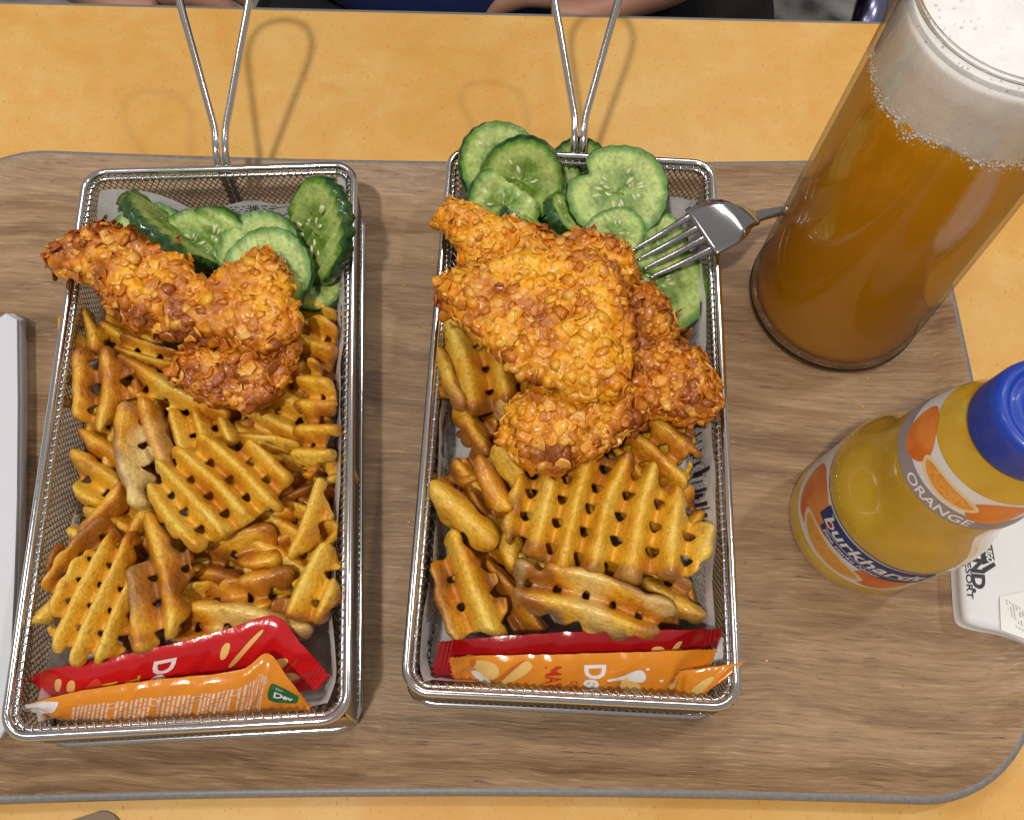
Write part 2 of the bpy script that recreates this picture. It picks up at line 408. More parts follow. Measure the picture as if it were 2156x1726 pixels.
# ------------------------------------------------------------------ baskets
BH = 3.3
class Basket:
    def __init__(s, cx, cy, yaw, W, L): s.c = np.array([cx, cy]); s.yaw = yaw; s.W = W; s.L = L
    def w(s, P, z): P = np.atleast_2d(P); return np.c_[rot2(P, s.yaw)+s.c, np.broadcast_to(z, (len(P),))]
BL = Basket(-10.87, 12.58, .112, 10.45, 21.05)
BR = Basket(2.295, 14.2, .012, 10.5, 21.0)
def ring_pts(b, ins, z, rad=.8):
    P = rrect(b.W-2*ins, b.L-2*ins, max(rad-ins, .25), 8); Q = []
    for a, c in zip(P, np.roll(P, -1, 0)):
        k = 10 if np.hypot(*(c-a)) > 2 else 1
        for i in range(k): Q.append(a+(c-a)*i/k)
    return b.w(np.array(Q), z)
def panel(b, a0, a1, z0, z1, along, fixed, pitch, ang, mb, r=.024):
    """woven diagonal wires filling a rectangle: along = 'x'|'y' wall, or 'f' for the floor"""
    tn = math.tan(math.radians(ang)); step = pitch
    lo, hi = a0, a1; H = z1-z0; w = H/tn
    for sgn in (1, -1):
        t = lo-w if sgn > 0 else lo
        k = 0
        while t < (hi if sgn > 0 else hi+w):
            p0, p1 = (t, z0), (t+sgn*w, z1)
            (xa, za), (xb, zb) = p0, p1
            def clip(x, z, x2, z2):
                if x < lo: z += (lo-x)*(z2-z)/(x2-x); x = lo
                if x > hi: z += (hi-x)*(z2-z)/(x2-x); x = hi
                return x, z
            A = clip(xa, za, xb, zb); B_ = clip(xb, zb, xa, za)
            if abs(A[1]-B_[1]) > .05:
                off = .018*sgn
                pts = []
                for (x, z) in (A, B_):
                    if along == 'x': pts.append(np.array([x, fixed+off, z]))
                    elif along == 'y': pts.append(np.array([fixed+off, x, z]))
                    else: pts.append(np.array([x, z, fixed+off]))
                W3 = np.array([np.r_[b.w(pp[:2], 0)[0][:2], pp[2]] for pp in pts])
                d = W3[1]-W3[0]; d /= np.linalg.norm(d); nrm = np.cross(d, [0.3, .2, .93]); nrm /= np.linalg.norm(nrm); bi = np.cross(d, nrm)
                V = np.concatenate([W3[i]+r*np.array([nrm, bi, -nrm, -bi]) for i in (0, 1)])
                mb.add(V, [(0, 1, 5, 4), (1, 2, 6, 5), (2, 3, 7, 6), (3, 0, 4, 7)])
            t += step; k += 1
def basket(b, label):
    t = thing('serving_basket', (*b.c, 0.02), label, 'basket', 'wire serving baskets on the tray')
    V, F = tube(ring_pts(b, 0, BH), .148, True, 12); obj('top_rim', V, F, chrome, t)
    V, F = tube(ring_pts(b, .2, BH-.17), .085, True, 8); obj('inner_rim', V, F, chrome, t)
    V, F = tube(ring_pts(b, .03, .16), .14, True, 12); obj('base_rim', V, F, chrome, t)
    # wrapped wire ends along the rim
    mb = MB(); P = ring_pts(b, .2, BH-.17); d = np.concatenate([[0], np.cumsum(np.linalg.norm(np.diff(np.vstack([P, P[:1]]), axis=0), axis=1))])
    cen = np.r_[b.c, 0]
    for sdist in np.arange(0, d[-1], .27):
        i = min(np.searchsorted(d, sdist, 'right')-1, len(P)-1); f = (sdist-d[i])/(d[i+1]-d[i]+1e-9); A, B_ = P[i], P[(i+1) % len(P)]
        p = A+(B_-A)*f; tg = (B_-A)/np.linalg.norm(B_-A); inw = np.cross([0, 0, 1], tg)
        pts = [p+inw*(.125*math.cos(a))+np.array([0, 0, .125*math.sin(a)])+tg*.05*a for a in np.linspace(-1.2, 2.4, 6)]
        mb.add(*tube(pts, .034, k=4))
    mb.build('wrapped_wire', chrome, t, kind='stuff')
    i = .1; w, l = b.W/2-i, b.L/2-i
    for nm, al, fx, lo, hi in (('x', 'x', l, -w, w), ('x', 'x', -l, -w, w), ('y', 'y', -w, -l, l), ('y', 'y', w, -l, l)):
        mb = MB(); panel(b, lo, hi, .2, BH-.15, al, fx, .235, 58, mb); mb.build('mesh_wall', wire_m, t, smooth=False, kind='stuff')
    mb = MB(); panel(b, -w, w, -l, l, 'f', .2, .3, 58, mb); mb.build('mesh_floor', wire_m, t, smooth=False, kind='stuff')
    return t
def handle(b, t, loc_x, bend):
    # one wire: two legs up the rear wall, a kink at the rim, then a long open loop
    y0 = b.L/2+.12; s = .17
    def pt(a, out, up): q = b.w((loc_x+a, y0+out), 0)[0]; return (q[0], q[1], BH+up)
    half = [(s, -.0, -2.6), (s, .0, -1.0), (s, .03, -.15), (s+.01, .22, .25), (s+.02, .62, .5), (s+.05, 1.25, .72), (s+.28, 2.2, 1.12), (s+.72, 4.0, 1.92), (s+1.1, 5.5, 2.6), (s+1.26, 6.4, 3.0), (s+1.18, 7.1, 3.32), (s+.75, 7.75, 3.6), (0, 8.0, 3.72)]
    P = [pt(a+bend*o*.0, o, u) for a, o, u in half]+[pt(-a, o, u) for a, o, u in half[-2::-1]]
    V, F = tube(crom(P, 90), .15, False, 12); obj('handle', V, F, chrome, t)
basL = basket(BL, 'chrome wire basket nearest the left side of the tray, with the fewer cucumber slices')
handle(BL, basL, .05, 0)
basR = basket(BR, 'chrome wire basket in the middle of the tray with a fork resting on its rim')
handle(BR, basR, -.15, 0)

# ------------------------------------------------------------------ newspaper liners
def peri(b, ins, sdist, rad=.8):
    """point and inward direction at distance sdist round the wall (from rear right corner, anticlockwise), basket coordinates"""
    w, l = b.W/2-ins, b.L/2-ins; segs = [((w, l), (-w, l)), ((-w, l), (-w, -l)), ((-w, -l), (w, -l)), ((w, -l), (w, l))]
    Ls = [2*w, 2*l, 2*w, 2*l]; s = sdist % sum(Ls)
    for (a, c), L in zip(segs, Ls):
        if s <= L:
            a = np.array(a); c = np.array(c); d = (c-a)/L; p = a+d*s; nrm = np.array([-d[1], d[0]])
            k = rad; e = min(s, L-s)
            if e < k: p = p+nrm*(k-e)**2/(2*k)*.5
            return p, nrm
        s -= L
    return np.array([w, l]), np.array([0, -1])
def liner(b, heights, seed, label, lean):
    """heights: [(distance round wall, top height)]"""
    t = thing('newspaper_liner', (*b.c, .26), label, 'paper liner', 'newspaper print liners in the baskets')
    per = 2*(b.W-.7)+2*(b.L-.7); hs = sorted(heights); hd = [h[0]*per for h in hs]; hv = [h[1] for h in hs]
    def top(s): return np.interp(s % per, hd+[hd[0]+per], hv+[hv[0]], period=per)
    def S(s, z, off=0):
        f = z/3.0
        ins = .33+lean*(1-f)+.16*float(vnoise(np.array([[s*.35, z*.25]]), seed)[0])*(.3+f)+.08*float(vnoise(np.array([[s*1.1, z*.6]]), seed+3)[0])
        p, nn = peri(b, ins+off, s*(2*(b.W-2*ins)+2*(b.L-2*ins))/per); return np.r_[b.w(p, 0)[0][:2], .28+z]
    ns, nz = 150, 7; V = []; F = []
    for i in range(ns):
        s = per*i/ns; h = top(s)+.12*float(vnoise(np.array([[s*.8, 0.]]), seed+9)[0])
        for j in range(nz+1): V.append(S(s, h*j/nz))
    for i in range(ns):
        for j in range(nz): a = i*(nz+1)+j; c = ((i+1) % ns)*(nz+1)+j; F.append((a, a+1, c+1, c))
    k = len(V); V.append(np.r_[b.c, .28]); F += [(k, i*(nz+1), ((i+1) % ns)*(nz+1)) for i in range(ns)]
    obj('paper_sheet', V, F, paper_m, t)
    return t, S, per
def ink(t, S, items, name='printed_text', m=None):
    """items: (text, s, z, size, angle, shear, bold): laid on the liner wall; reading direction along +s is seen from inside reversed, so s runs backwards"""
    mb = MB()
    for it in items:
        V, F = it[0]; sv = it[1]
        mb.add([S(sv-x, max(z, .02), .035) for x, z in V], [f for f in F])
    return mb.build(name, m or ink_m, t, False, 'stuff')
rnd = random.Random(5)
def lines(x0, x1, y0, y1, ang, lh=.13):
    """rows of small print too fine to read: word-length strokes"""
    out = []
    y = y0
    while y < y1:
        x = x0+rnd.uniform(0, .1)
        while x < x1:
            L = rnd.choice((.1, .16, .2, .26, .34)); n = max(1, int(L/.07))
            for k in range(n):
                a = x+k*.07; h = rnd.choice((.45, .45, .7)); V, F = grid2(a, a+.045, y, y+lh*h*.8, 1, 1); out.append((V, F))
            x += L+.06
        y += lh
    return out
def T(s, size, pos, ang=0, shear=0, bold=0, centre=True):
    V, F = text_mesh(s, size, shear, bold); return (place2(V, pos, ang, centre=centre), F)
def on(items, s): return [(it, s) for it in items]
H2 = math.pi/2
# distance round the wall as a fraction: 0 rear right corner, ~.166 rear left, .5 front left, .666 front right
lL, SL, pL = liner(BL, [(0, 2.9), (.03, 1.7), (.07, 1.75), (.1, 1.2), (.13, 2.2), (.165, 2.7), (.19, 2.4), (.25, 1.8), (.33, 1.7), (.45, 1.8), (.5, 2.3), (.52, 2.1), (.56, 1.6), (.62, 1.5), (.68, 2.6), (.8, 2.9), (.9, 3.0)], 3,
                   'grey newspaper print paper lining the left basket, wavy along the rear', .75)
wL = pL*.166
its = []
its += on(lines(-2.4, .2, .35, 1.55, 0), pL*.05)
its += on([T('JUMBE', .36, (.55, 1.05), H2, 0, .004)], pL*.07)
its += on([T('LTD', .55, (0, .9), H2, .1), T('W.', .5, (-1.5, .7), H2, 0, .004)], wL+13.0)
its += on(lines(-1.4, 1.5, 1.35, 1.7, 0, .12), wL+13.5); its += on(lines(-3.5, -1.9, .5, 1.6, 0, .13), wL+10); its += on(lines(-1, 4.5, .4, 1.3, 0, .14), wL+7)
its += on([T('FLANNEL', .42, (0, 2.1), 0, 0, .006)], pL-6.6); its += on(lines(-6, -1.6, 1.2, 2.5, 0), pL-7); its += on(lines(1.6, 4.4, 1.3, 2.6, 0), pL-7)
for sc0, rr in ((wL+9.3, 1.5), (wL+9.3, 1.75)):
    t_ = np.linspace(-1.2, .9, 16); V = np.concatenate([np.c_[rr*np.sin(t_), .1+rr*np.cos(t_)], np.c_[(rr+.07)*np.sin(t_), .1+(rr+.07)*np.cos(t_)]]); its.append(((V, [(i, i+1, 17+i, 16+i) for i in range(15)]), sc0))
# drawn sketch on the rear corner: curved strokes
for a0, a1, x0, y0, rr in ((0, 2.2, -.3, 1.0, .9), (.3, 2.5, .2, .8, .7), (-.6, 1.4, -.9, .7, .8), (1.2, 3.6, .5, 1.1, .5)):
    t_ = np.linspace(a0, a1, 16); V = np.concatenate([np.c_[x0+rr*np.cos(t_), y0+rr*np.sin(t_)*.7], np.c_[x0+(rr+.04)*np.cos(t_), y0+(rr+.04)*np.sin(t_)*.7]]); its.append(((V, [(i, i+1, 17+i, 16+i) for i in range(15)]), wL-1.3)); its.append(((V*[1, .9], [(i, i+1, 17+i, 16+i) for i in range(15)]), pL*.035))
ink(lL, SL, its)
lR, SR, pR = liner(BR, [(0, 1.6), (.05, 1.5), (.13, 1.6), (.165, 2.0), (.2, 2.4), (.3, 2.4), (.45, 2.3), (.5, 2.6), (.56, 1.4), (.64, 1.3), (.68, 2.3), (.75, 2.6), (.85, 2.7), (.93, 2.7), (.975, 2.6)], 8,
                   'grey newspaper print paper lining the middle basket, ornate lettering along the right', .6)
wR = pR*.166
its = []
its += on([T('Your Business', .62, (0, 1.75), 0, .25, .008)], wR+11.6); its += on([T('of big-paying Amer', .27, (0, 1.2), 0)], wR+11.6); its += on(lines(-2.3, 2.4, .3, 1.0, 0), wR+11.6)
its += on(lines(-1.6, 1.6, .5, 2.2, 0, .15), wR+16.5); its += on([T('box 100', .3, (0, 1.3), 0, .15)], wR+17.6); its += on([T('Smoke', .8, (0, 1.5), 0, .3, .006)], wR+19.2)
its += on([T('Rum', 1.75, (0, 1.75), 0, 0, .03)], pR-7.4); its += on(lines(-6.5, -2.2, .9, 2.3, 0), pR-9.5); its += on(lines(-5, 3, .4, 1.9, 0), pR-15)
ink(lR, SR, its)
orn = []; ro_ = random.Random(12)
for a_, b_, lo_, hi_ in ((pR-15.5, pR-9.6, .5, 2.3), (pR-5.2, pR-3.6, .4, 2.4)):
    x_ = a_
    while x_ < b_:
        w_ = ro_.choice((.06, .09, .16)); z0_ = lo_+ro_.uniform(0, .5); V, F = grid2(0, w_, z0_, min(hi_, z0_+ro_.uniform(.5, 1.5)), 1, 4); orn.append(((V, F), x_)); x_ += w_+ro_.choice((.05, .08, .2))
ink(lR, SR, orn, 'printed_ornament')
orn = []
for a_, b_, lo_, hi_ in ((pL-12.5, pL-9, .3, 2.0), (wL+2, wL+5, .2, 1.3)):
    x_ = a_
    while x_ < b_:
        w_ = ro_.choice((.06, .1, .2)); z0_ = lo_+ro_.uniform(0, .5); V, F = grid2(0, w_, z0_, min(hi_, z0_+ro_.uniform(.4, 1.2)), 1, 4); orn.append(((V, F), x_)); x_ += w_+ro_.choice((.06, .1, .3))
ink(lL, SL, orn, 'printed_ornament')
mb = MB()
for x0 in np.arange(-1.9, 1.9, .11):
    V, F = grid2(x0, x0+.045, 1.2, 2.3, 1, 4); mb.add([SR(pR-7.4-x, z, .05) for x, z in V], F)
mb.build('letter_hatching', paper_m, lR, False, 'stuff')

# ------------------------------------------------------------------ fried potatoes
GRP_F = {'L': 'waffle fries in the left basket', 'R': 'waffle fries in the middle basket'}
PALE, GOLD, DEEP, BROWN = np.array([.84, .56, .085]), np.array([.78, .42, .024]), np.array([.58, .21, .009]), np.array([.26, .085, .012])
SKIN = np.array([.3, .17, .07])
def plane_frame(centre, z0, grad, ridge):
    c = at(centre, z0); gx, gy = grad
    n = np.array([-gx, -gy, 1.]); n /= np.linalg.norm(n)
    a = at_plane(ridge[0], c, gx, gy); b = at_plane(ridge[1], c, gx, gy); ev = (b-a); ev -= n*(ev@n); ev /= np.linalg.norm(ev); eu = np.cross(ev, n)
    return c, n, eu, ev
SEED = [10]
def fry(side, label, crop, pts, z0, grad=(0, 0), ridge=((0, 0), (0, 1)), pitch=(.8, .75), th=1.0, curl=(0, 0), tone=0., pale=0., skin=0., hole=0., h=.062, name='waffle_fry', cat='fry'):
    SEED[0] += 1; sd = SEED[0]; rg = np.random.RandomState(sd)
    P = pxs(crop, pts); cen = np.mean(P, 0); rd = pxs(crop, ridge)
    c, n, eu, ev = plane_frame(cen, z0, grad, rd)
    L = np.array([at_plane(p, c, *grad)-c for p in P]); L2 = chaikin(np.c_[L@eu, L@ev], 2)
    lo, hi = L2.min(0)-.34, L2.max(0)+.34; zt = .7*th+.12
    nx, ny, nz = [int(math.ceil(k/h))+1 for k in (hi[0]-lo[0], hi[1]-lo[1], 2*zt)]
    X, Y = np.meshgrid(lo[0]+np.arange(nx)*h, lo[1]+np.arange(ny)*h, indexing='ij')
    XY = np.c_[X.ravel(), Y.ravel()]
    d2 = sdf_poly(X, Y, L2)-.14+.08*fbm(XY*1.6, sd, 2).reshape(X.shape)
    wx = X+.2*vnoise(XY*.45, sd+1).reshape(X.shape); wy = Y+.2*vnoise(XY*.45, sd+2).reshape(X.shape)
    pu, pv = pitch[0]*1.13, pitch[1]*1.1; th = th*1.1; ph = rg.rand(2)*6.28
    a, bb = (.205-.05*hole)*th, .295*th; bw = .225*th
    hN = .075*th*fbm(XY*.9, sd+4, 2).reshape(X.shape); wide = lambda q_, e_=.5: 2*np.clip((1+q_)/2, 0, 1)**e_-1
    cu = np.cos(2*np.pi*wx/pu+ph[0]); cv = np.cos(2*np.pi*wy/pv+ph[1])
    d2 = d2+.12*np.clip(.5-.5*cu, 0, 1)**1.5+.07*np.clip(.5-.5*cv, 0, 1)**1.5-.04
    top = a+bb*wide(cu, .72)+hN; bot = a+bw*wide(cv)-hN
    Z = (-zt+np.arange(nz)*h)[None, None]
    f = smax(smax((Z-top[..., None])*.75, (-Z-bot[..., None])*.75, .1), d2[..., None]*1.0, .3)
    V, F = snets(f, (lo[0], lo[1], -zt), h)
    V = relax(V, F, 5, .5); N = normals(V, F)
    V = V+N*(.022*fbm(V*3.2, sd+5, 3))[:, None]
    # colour: pale flesh to deep brown by crisping; oil and shade painted into grooves
    dd = sdf_poly(V[:, 0], V[:, 1], L2[::2])
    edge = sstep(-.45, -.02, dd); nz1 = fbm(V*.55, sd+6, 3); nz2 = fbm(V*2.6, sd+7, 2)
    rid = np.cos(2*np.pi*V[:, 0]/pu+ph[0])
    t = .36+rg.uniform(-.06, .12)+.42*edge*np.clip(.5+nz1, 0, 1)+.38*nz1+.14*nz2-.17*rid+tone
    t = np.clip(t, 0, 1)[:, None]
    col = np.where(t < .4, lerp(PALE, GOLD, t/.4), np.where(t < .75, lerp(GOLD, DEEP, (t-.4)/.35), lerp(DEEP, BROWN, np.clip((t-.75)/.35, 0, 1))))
    if pale: col = lerp(col, np.array([.74, .56, .22]), pale*sstep(-.2, .5, fbm(V*.7, sd+8, 2))[:, None])
    if skin: col = lerp(col, SKIN, skin*(sstep(-.35, -.05, dd)*sstep(0, .35, fbm(V*.8, sd+9, 2)))[:, None])
    spot = sstep(.66, .8, vnoise(V*6.0, sd+11)); col = lerp(col, np.array([.14, .05, .012]), .35*spot[:, None])
    V[:, 2] += (curl[0]+rg.uniform(-.03, .03))*V[:, 0]**2+(curl[1]+rg.uniform(-.03, .03))*V[:, 1]**2+rg.uniform(-.05, .05)*V[:, 0]*V[:, 1]
    W = c+V[:, :1]*eu+V[:, 1:2]*ev+V[:, 2:3]*n
    o = obj(name, W-c, F, fry_m, None, True, col); o.location = c
    return tag(o, label, cat, GRP_F[side])

FR = fry
# --- left basket (crop 2: y from 680; crop 3: y from 1330)
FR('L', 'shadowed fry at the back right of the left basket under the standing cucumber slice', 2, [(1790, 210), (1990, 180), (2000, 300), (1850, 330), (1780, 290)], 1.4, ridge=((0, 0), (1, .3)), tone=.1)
FR('L', 'curled brown centred fry against the left rim, under the long tender tip', 2, [(390, 280), (470, 235), (520, 250), (560, 300), (640, 340), (660, 410), (640, 475), (530, 470), (430, 470), (385, 390)], 2.3, (.1, .1), ((0, 0), (.2, 1)), (.9, .8), .9, (.12, 0), tone=.22)
FR('L', 'small pale fry piece behind the strip fry, below the long tender', 2, [(630, 330), (700, 290), (850, 340), (1000, 420), (1040, 460), (900, 470), (760, 430), (660, 470)], 1.9, ridge=((0, 0), (1, .4)), tone=.05)
FR('L', 'upright holed lattice fry overhanging the left rim', 2, [(335, 590), (440, 510), (500, 480), (520, 470), (660, 475), (740, 500), (800, 600), (810, 740), (790, 800), (690, 840), (650, 850), (625, 955), (555, 950), (540, 890), (430, 865), (325, 745), (385, 700), (395, 650)], 2.75, (.05, .05), ((590, 480), (595, 940)), (.92, .85), .95, (0, .02), hole=1.2, tone=.02)
FR('L', 'two parallel strips of fry running to the right beneath the small tender', 2, [(712, 430), (740, 408), (830, 425), (960, 470), (1100, 520), (1130, 600), (1000, 590), (900, 550), (800, 505), (725, 475)], 2.5, (0, 0), ((715, 430), (1060, 540)), (.55, .8), .85)
FR('L', 'ragged fry poking out under the front of the small tender', 2, [(712, 560), (760, 518), (900, 540), (1010, 560), (1080, 640), (1250, 720), (1380, 800), (1360, 880), (1290, 860), (1230, 890), (1170, 890), (1090, 840), (1000, 815), (960, 755), (935, 735), (865, 775), (805, 715), (800, 650), (760, 590)], 2.55, (0, 0), ((760, 520), (1100, 700)), (.8, .8), 1.0, tone=.08)
FR('L', 'row of short ridged stubs in the middle of the left basket', 2, [(960, 870), (1120, 820), (1280, 880), (1420, 890), (1440, 1010), (1330, 1085), (1200, 1095), (1060, 1065), (980, 1000)], 2.3, (.05, .1), ((0, 0), (.28, 1)), (.72, .9), 1.0, tone=.06)
FR('L', 'dark yellow stub lying on the newspaper by the right wall', 2, [(1500, 830), (1600, 810), (1690, 850), (1745, 990), (1640, 1010), (1540, 960)], 1.3, ridge=((0, 0), (1, .2)), pitch=(.9, 1.2), tone=.02)
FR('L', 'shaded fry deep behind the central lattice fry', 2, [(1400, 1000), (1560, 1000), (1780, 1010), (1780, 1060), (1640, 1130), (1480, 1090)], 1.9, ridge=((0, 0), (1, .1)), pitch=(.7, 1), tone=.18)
FR('L', 'tall fry standing on edge with a scalloped right side, by the right wall', 2, [(1815, 600), (1860, 545), (1925, 555), (1975, 640), (1965, 690), (2015, 740), (2005, 805), (1945, 835), (1935, 880), (2015, 910), (1995, 955), (1925, 985), (1975, 1040), (1985, 1095), (1915, 1115), (1925, 1165), (1880, 1210), (1800, 1195), (1768, 1130), (1790, 950), (1800, 780)], 3.0, (.35, 0), ((1790, 900), (2010, 900)), (.85, .55), .9, tone=0)
FR('L', 'lumpy fry at the right wall beside the tenders', 2, [(1800, 330), (1880, 290), (2010, 318), (2008, 500), (1965, 595), (1890, 550), (1790, 500), (1780, 420)], 2.3, (.1, 0), ((0, 0), (1, .3)), (.9, .8), 1.0)
FR('L', 'broad shaded fry wedged at the left wall behind the curved pale fry', 2, [(490, 960), (560, 915), (690, 990), (780, 1070), (790, 1170), (710, 1250), (560, 1180), (485, 1130), (530, 1050)], 2.0, (.05, 0), ((490, 960), (780, 1120)), (1.0, .9), 1.0, tone=.1)
FR('L', 'wide fry touching the left newspaper wall, with brown lower end', 2, [(440, 1100), (480, 1075), (600, 1150), (730, 1250), (720, 1330), (620, 1370), (555, 1395), (470, 1320), (465, 1250)], 2.25, (.05, 0), ((440, 1100), (720, 1290)), (.9, .9), 1.0, tone=.08)
FR('L', 'curved pale fry with brown skin flecks left of the central lattice fry', 2, [(690, 900), (740, 830), (820, 800), (880, 850), (880, 980), (900, 1080), (925, 1190), (890, 1300), (860, 1400), (785, 1375), (795, 1290), (735, 1255), (715, 1200), (755, 1140), (695, 1080), (720, 1020), (765, 965), (645, 975)], 3.15, (.1, 0), ((760, 830), (850, 1380)), (1.1, .8), 1.0, pale=.9, skin=.8, tone=-.12)
FR('L', 'long ridge fry beside the curved pale fry, behind the central lattice fry', 2, [(820, 800), (890, 772), (960, 815), (985, 900), (1010, 1000), (1045, 1140), (1035, 1230), (960, 1180), (895, 1080), (870, 960)], 2.9, (.05, 0), ((870, 790), (1000, 1200)), (1.0, 1.1), 1.0, tone=.12, pale=.3)
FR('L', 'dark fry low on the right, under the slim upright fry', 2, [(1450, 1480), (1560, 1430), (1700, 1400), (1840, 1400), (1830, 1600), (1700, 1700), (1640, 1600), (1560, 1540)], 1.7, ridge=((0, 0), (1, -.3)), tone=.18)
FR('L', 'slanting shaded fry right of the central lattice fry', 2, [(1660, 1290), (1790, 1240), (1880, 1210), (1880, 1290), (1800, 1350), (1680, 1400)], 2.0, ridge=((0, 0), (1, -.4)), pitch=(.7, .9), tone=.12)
FR('L', 'small yellow fry corner at the right wall, below the scalloped fry', 2, [(1920, 1150), (2020, 1130), (2025, 1240), (1960, 1290), (1920, 1230)], 2.0, ridge=((0, 0), (1, -.4)), tone=.02)
FR('L', 'slim pointed fry leaning on the right wall', 2, [(1885, 1230), (1925, 1260), (1945, 1330), (1985, 1400), (1975, 1500), (1900, 1600), (1800, 1690), (1735, 1730), (1750, 1620), (1830, 1400)], 2.8, (.25, 0), ((1900, 1230), (1770, 1690)), (.8, 1.0), .9)
FR('L', 'yellow edge of a fry squeezed against the right wall near the front', 2, [(1960, 1540), (2010, 1490), (2010, 1640), (1900, 1680), (1900, 1620)], 1.8, ridge=((0, 0), (1, -1)), tone=.05)
FR('L', 'flat shaded fry tip in front of the central lattice fry', 2, [(1210, 1630), (1400, 1565), (1540, 1505), (1615, 1535), (1650, 1640), (1680, 1720), (1590, 1780), (1450, 1740), (1300, 1700)], 2.4, (.05, 0), ((1230, 1640), (1640, 1560)), (1.0, .85), .9, tone=.06)
FR('L', 'diagonal strip fry at the left wall, above the big curled lattice fry', 2, [(690, 1300), (740, 1285), (790, 1320), (770, 1400), (640, 1510), (480, 1610), (490, 1490), (580, 1420)], 2.45, (0, 0), ((740, 1310), (500, 1560)), (.9, 1.2), 1.0)
FR('L', 'short plump fry between the diagonal strip and the central lattice fry', 2, [(770, 1440), (860, 1390), (930, 1420), (920, 1500), (820, 1590), (735, 1540)], 2.5, (0, 0), ((880, 1400), (760, 1560)), (.9, 1.2), 1.0, tone=-.02)
FR('L', 'central lattice fry of five long slanted ridges', 2, [(885, 1310), (930, 1260), (925, 1160), (985, 1150), (1045, 1075), (1105, 1075), (1165, 1020), (1235, 1025), (1275, 1065), (1320, 1018), (1390, 1022), (1445, 1065), (1510, 1048), (1565, 1052), (1720, 1170), (1738, 1220), (1700, 1255), (1645, 1235), (1685, 1350), (1670, 1395), (1590, 1405), (1595, 1450), (1560, 1472), (1455, 1475), (1455, 1530), (1405, 1545), (1335, 1540), (1338, 1595), (1290, 1605), (1232, 1595), (1245, 1640), (1180, 1655), (1050, 1595), (940, 1485), (905, 1400)], 3.5, (.02, -.1), ((930, 1150), (1330, 1590)), (.735, .8), 1.05, (0, 0), hole=.5, tone=-.04)
FR('L', 'outer strip fry curling along the left wall near the front', 3, [(218, 540), (235, 430), (290, 330), (350, 230), (430, 120), (520, 20), (640, -70), (690, -30), (680, 20), (560, 100), (480, 190), (410, 290), (370, 350), (345, 440), (320, 530), (260, 555)], 2.8, (0, 0), ((680, -40), (260, 480)), (.9, .75), 1.0, tone=.02)
FR('L', 'big curled lattice fry at the front left of the left basket', 3, [(400, 290), (480, 170), (580, 100), (700, 20), (770, 15), (815, 60), (812, 110), (785, 160), (795, 220), (785, 410), (800, 520), (740, 610), (725, 690), (640, 755), (520, 765), (430, 780), (395, 720), (325, 705), (308, 640), (315, 570), (360, 540), (340, 430)], 3.3, (.03, -.15), ((480, 640), (740, 80)), (.62, .7), .95, (-.05, -.03), tone=.0)
FR('L', 'brown fry tip showing left of the outer strip fry', 3, [(275, 220), (330, 120), (375, 95), (385, 130), (350, 190), (300, 250)], 2.4, ridge=((0, 0), (-.4, 1)), pitch=(.8, 1.5), th=.8, tone=.2)
FR('L', 'two lobed golden fry standing right of the big curled lattice fry', 3, [(850, -40), (920, -80), (1000, 0), (1060, 60), (1140, 170), (1145, 250), (1060, 330), (1115, 400), (1105, 500), (1040, 600), (940, 660), (760, 705), (728, 640), (790, 600), (830, 520), (805, 400), (785, 260), (860, 180)], 3.2, (.1, 0), ((880, -20), (980, 560)), (1.0, .8), 1.05, tone=.1, pale=.2, skin=.5)
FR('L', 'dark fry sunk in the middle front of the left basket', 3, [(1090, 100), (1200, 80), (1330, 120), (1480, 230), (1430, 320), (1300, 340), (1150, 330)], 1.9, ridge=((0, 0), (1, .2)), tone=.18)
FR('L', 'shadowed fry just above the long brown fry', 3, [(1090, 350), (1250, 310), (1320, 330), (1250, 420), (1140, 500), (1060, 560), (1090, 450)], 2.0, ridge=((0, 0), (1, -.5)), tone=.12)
FR('L', 'ring shaped fry with a hollow middle near the front right', 3, [(1440, 280), (1520, 200), (1640, 190), (1725, 230), (1730, 300), (1680, 380), (1580, 440), (1480, 440), (1500, 370), (1440, 330)], 2.6, (.05, 0), ((1450, 300), (1720, 240)), (1.0, .95), 1.0, hole=1.0, tone=.05)
FR('L', 'knob ended fry poking left from the ring shaped fry', 3, [(1290, 390), (1360, 320), (1450, 315), (1515, 360), (1500, 410), (1400, 440), (1300, 440)], 2.6, ridge=((0, 0), (1, -.1)), pitch=(1.1, 1.3), tone=.12)
FR('L', 'long brown fry lying along the red sachet', 3, [(1140, 500), (1165, 420), (1220, 385), (1295, 400), (1310, 460), (1390, 425), (1560, 430), (1720, 480), (1865, 550), (1875, 600), (1800, 630), (1640, 620), (1400, 620), (1200, 640), (1040, 650), (1060, 590)], 2.5, (0, 0), ((1150, 500), (1860, 580)), (1.0, .9), 1.0, tone=.14, pale=.5, skin=.5)
FR('L', 'upright lobed fry at the front right wall', 3, [(1800, 235), (1855, 120), (1960, 72), (2012, 90), (2003, 260), (2003, 400), (1960, 490), (1850, 525), (1715, 495), (1635, 455), (1700, 400), (1720, 310)], 3.1, (.2, 0), ((1960, 90), (1780, 480)), (.85, .9), 1.05, tone=0)
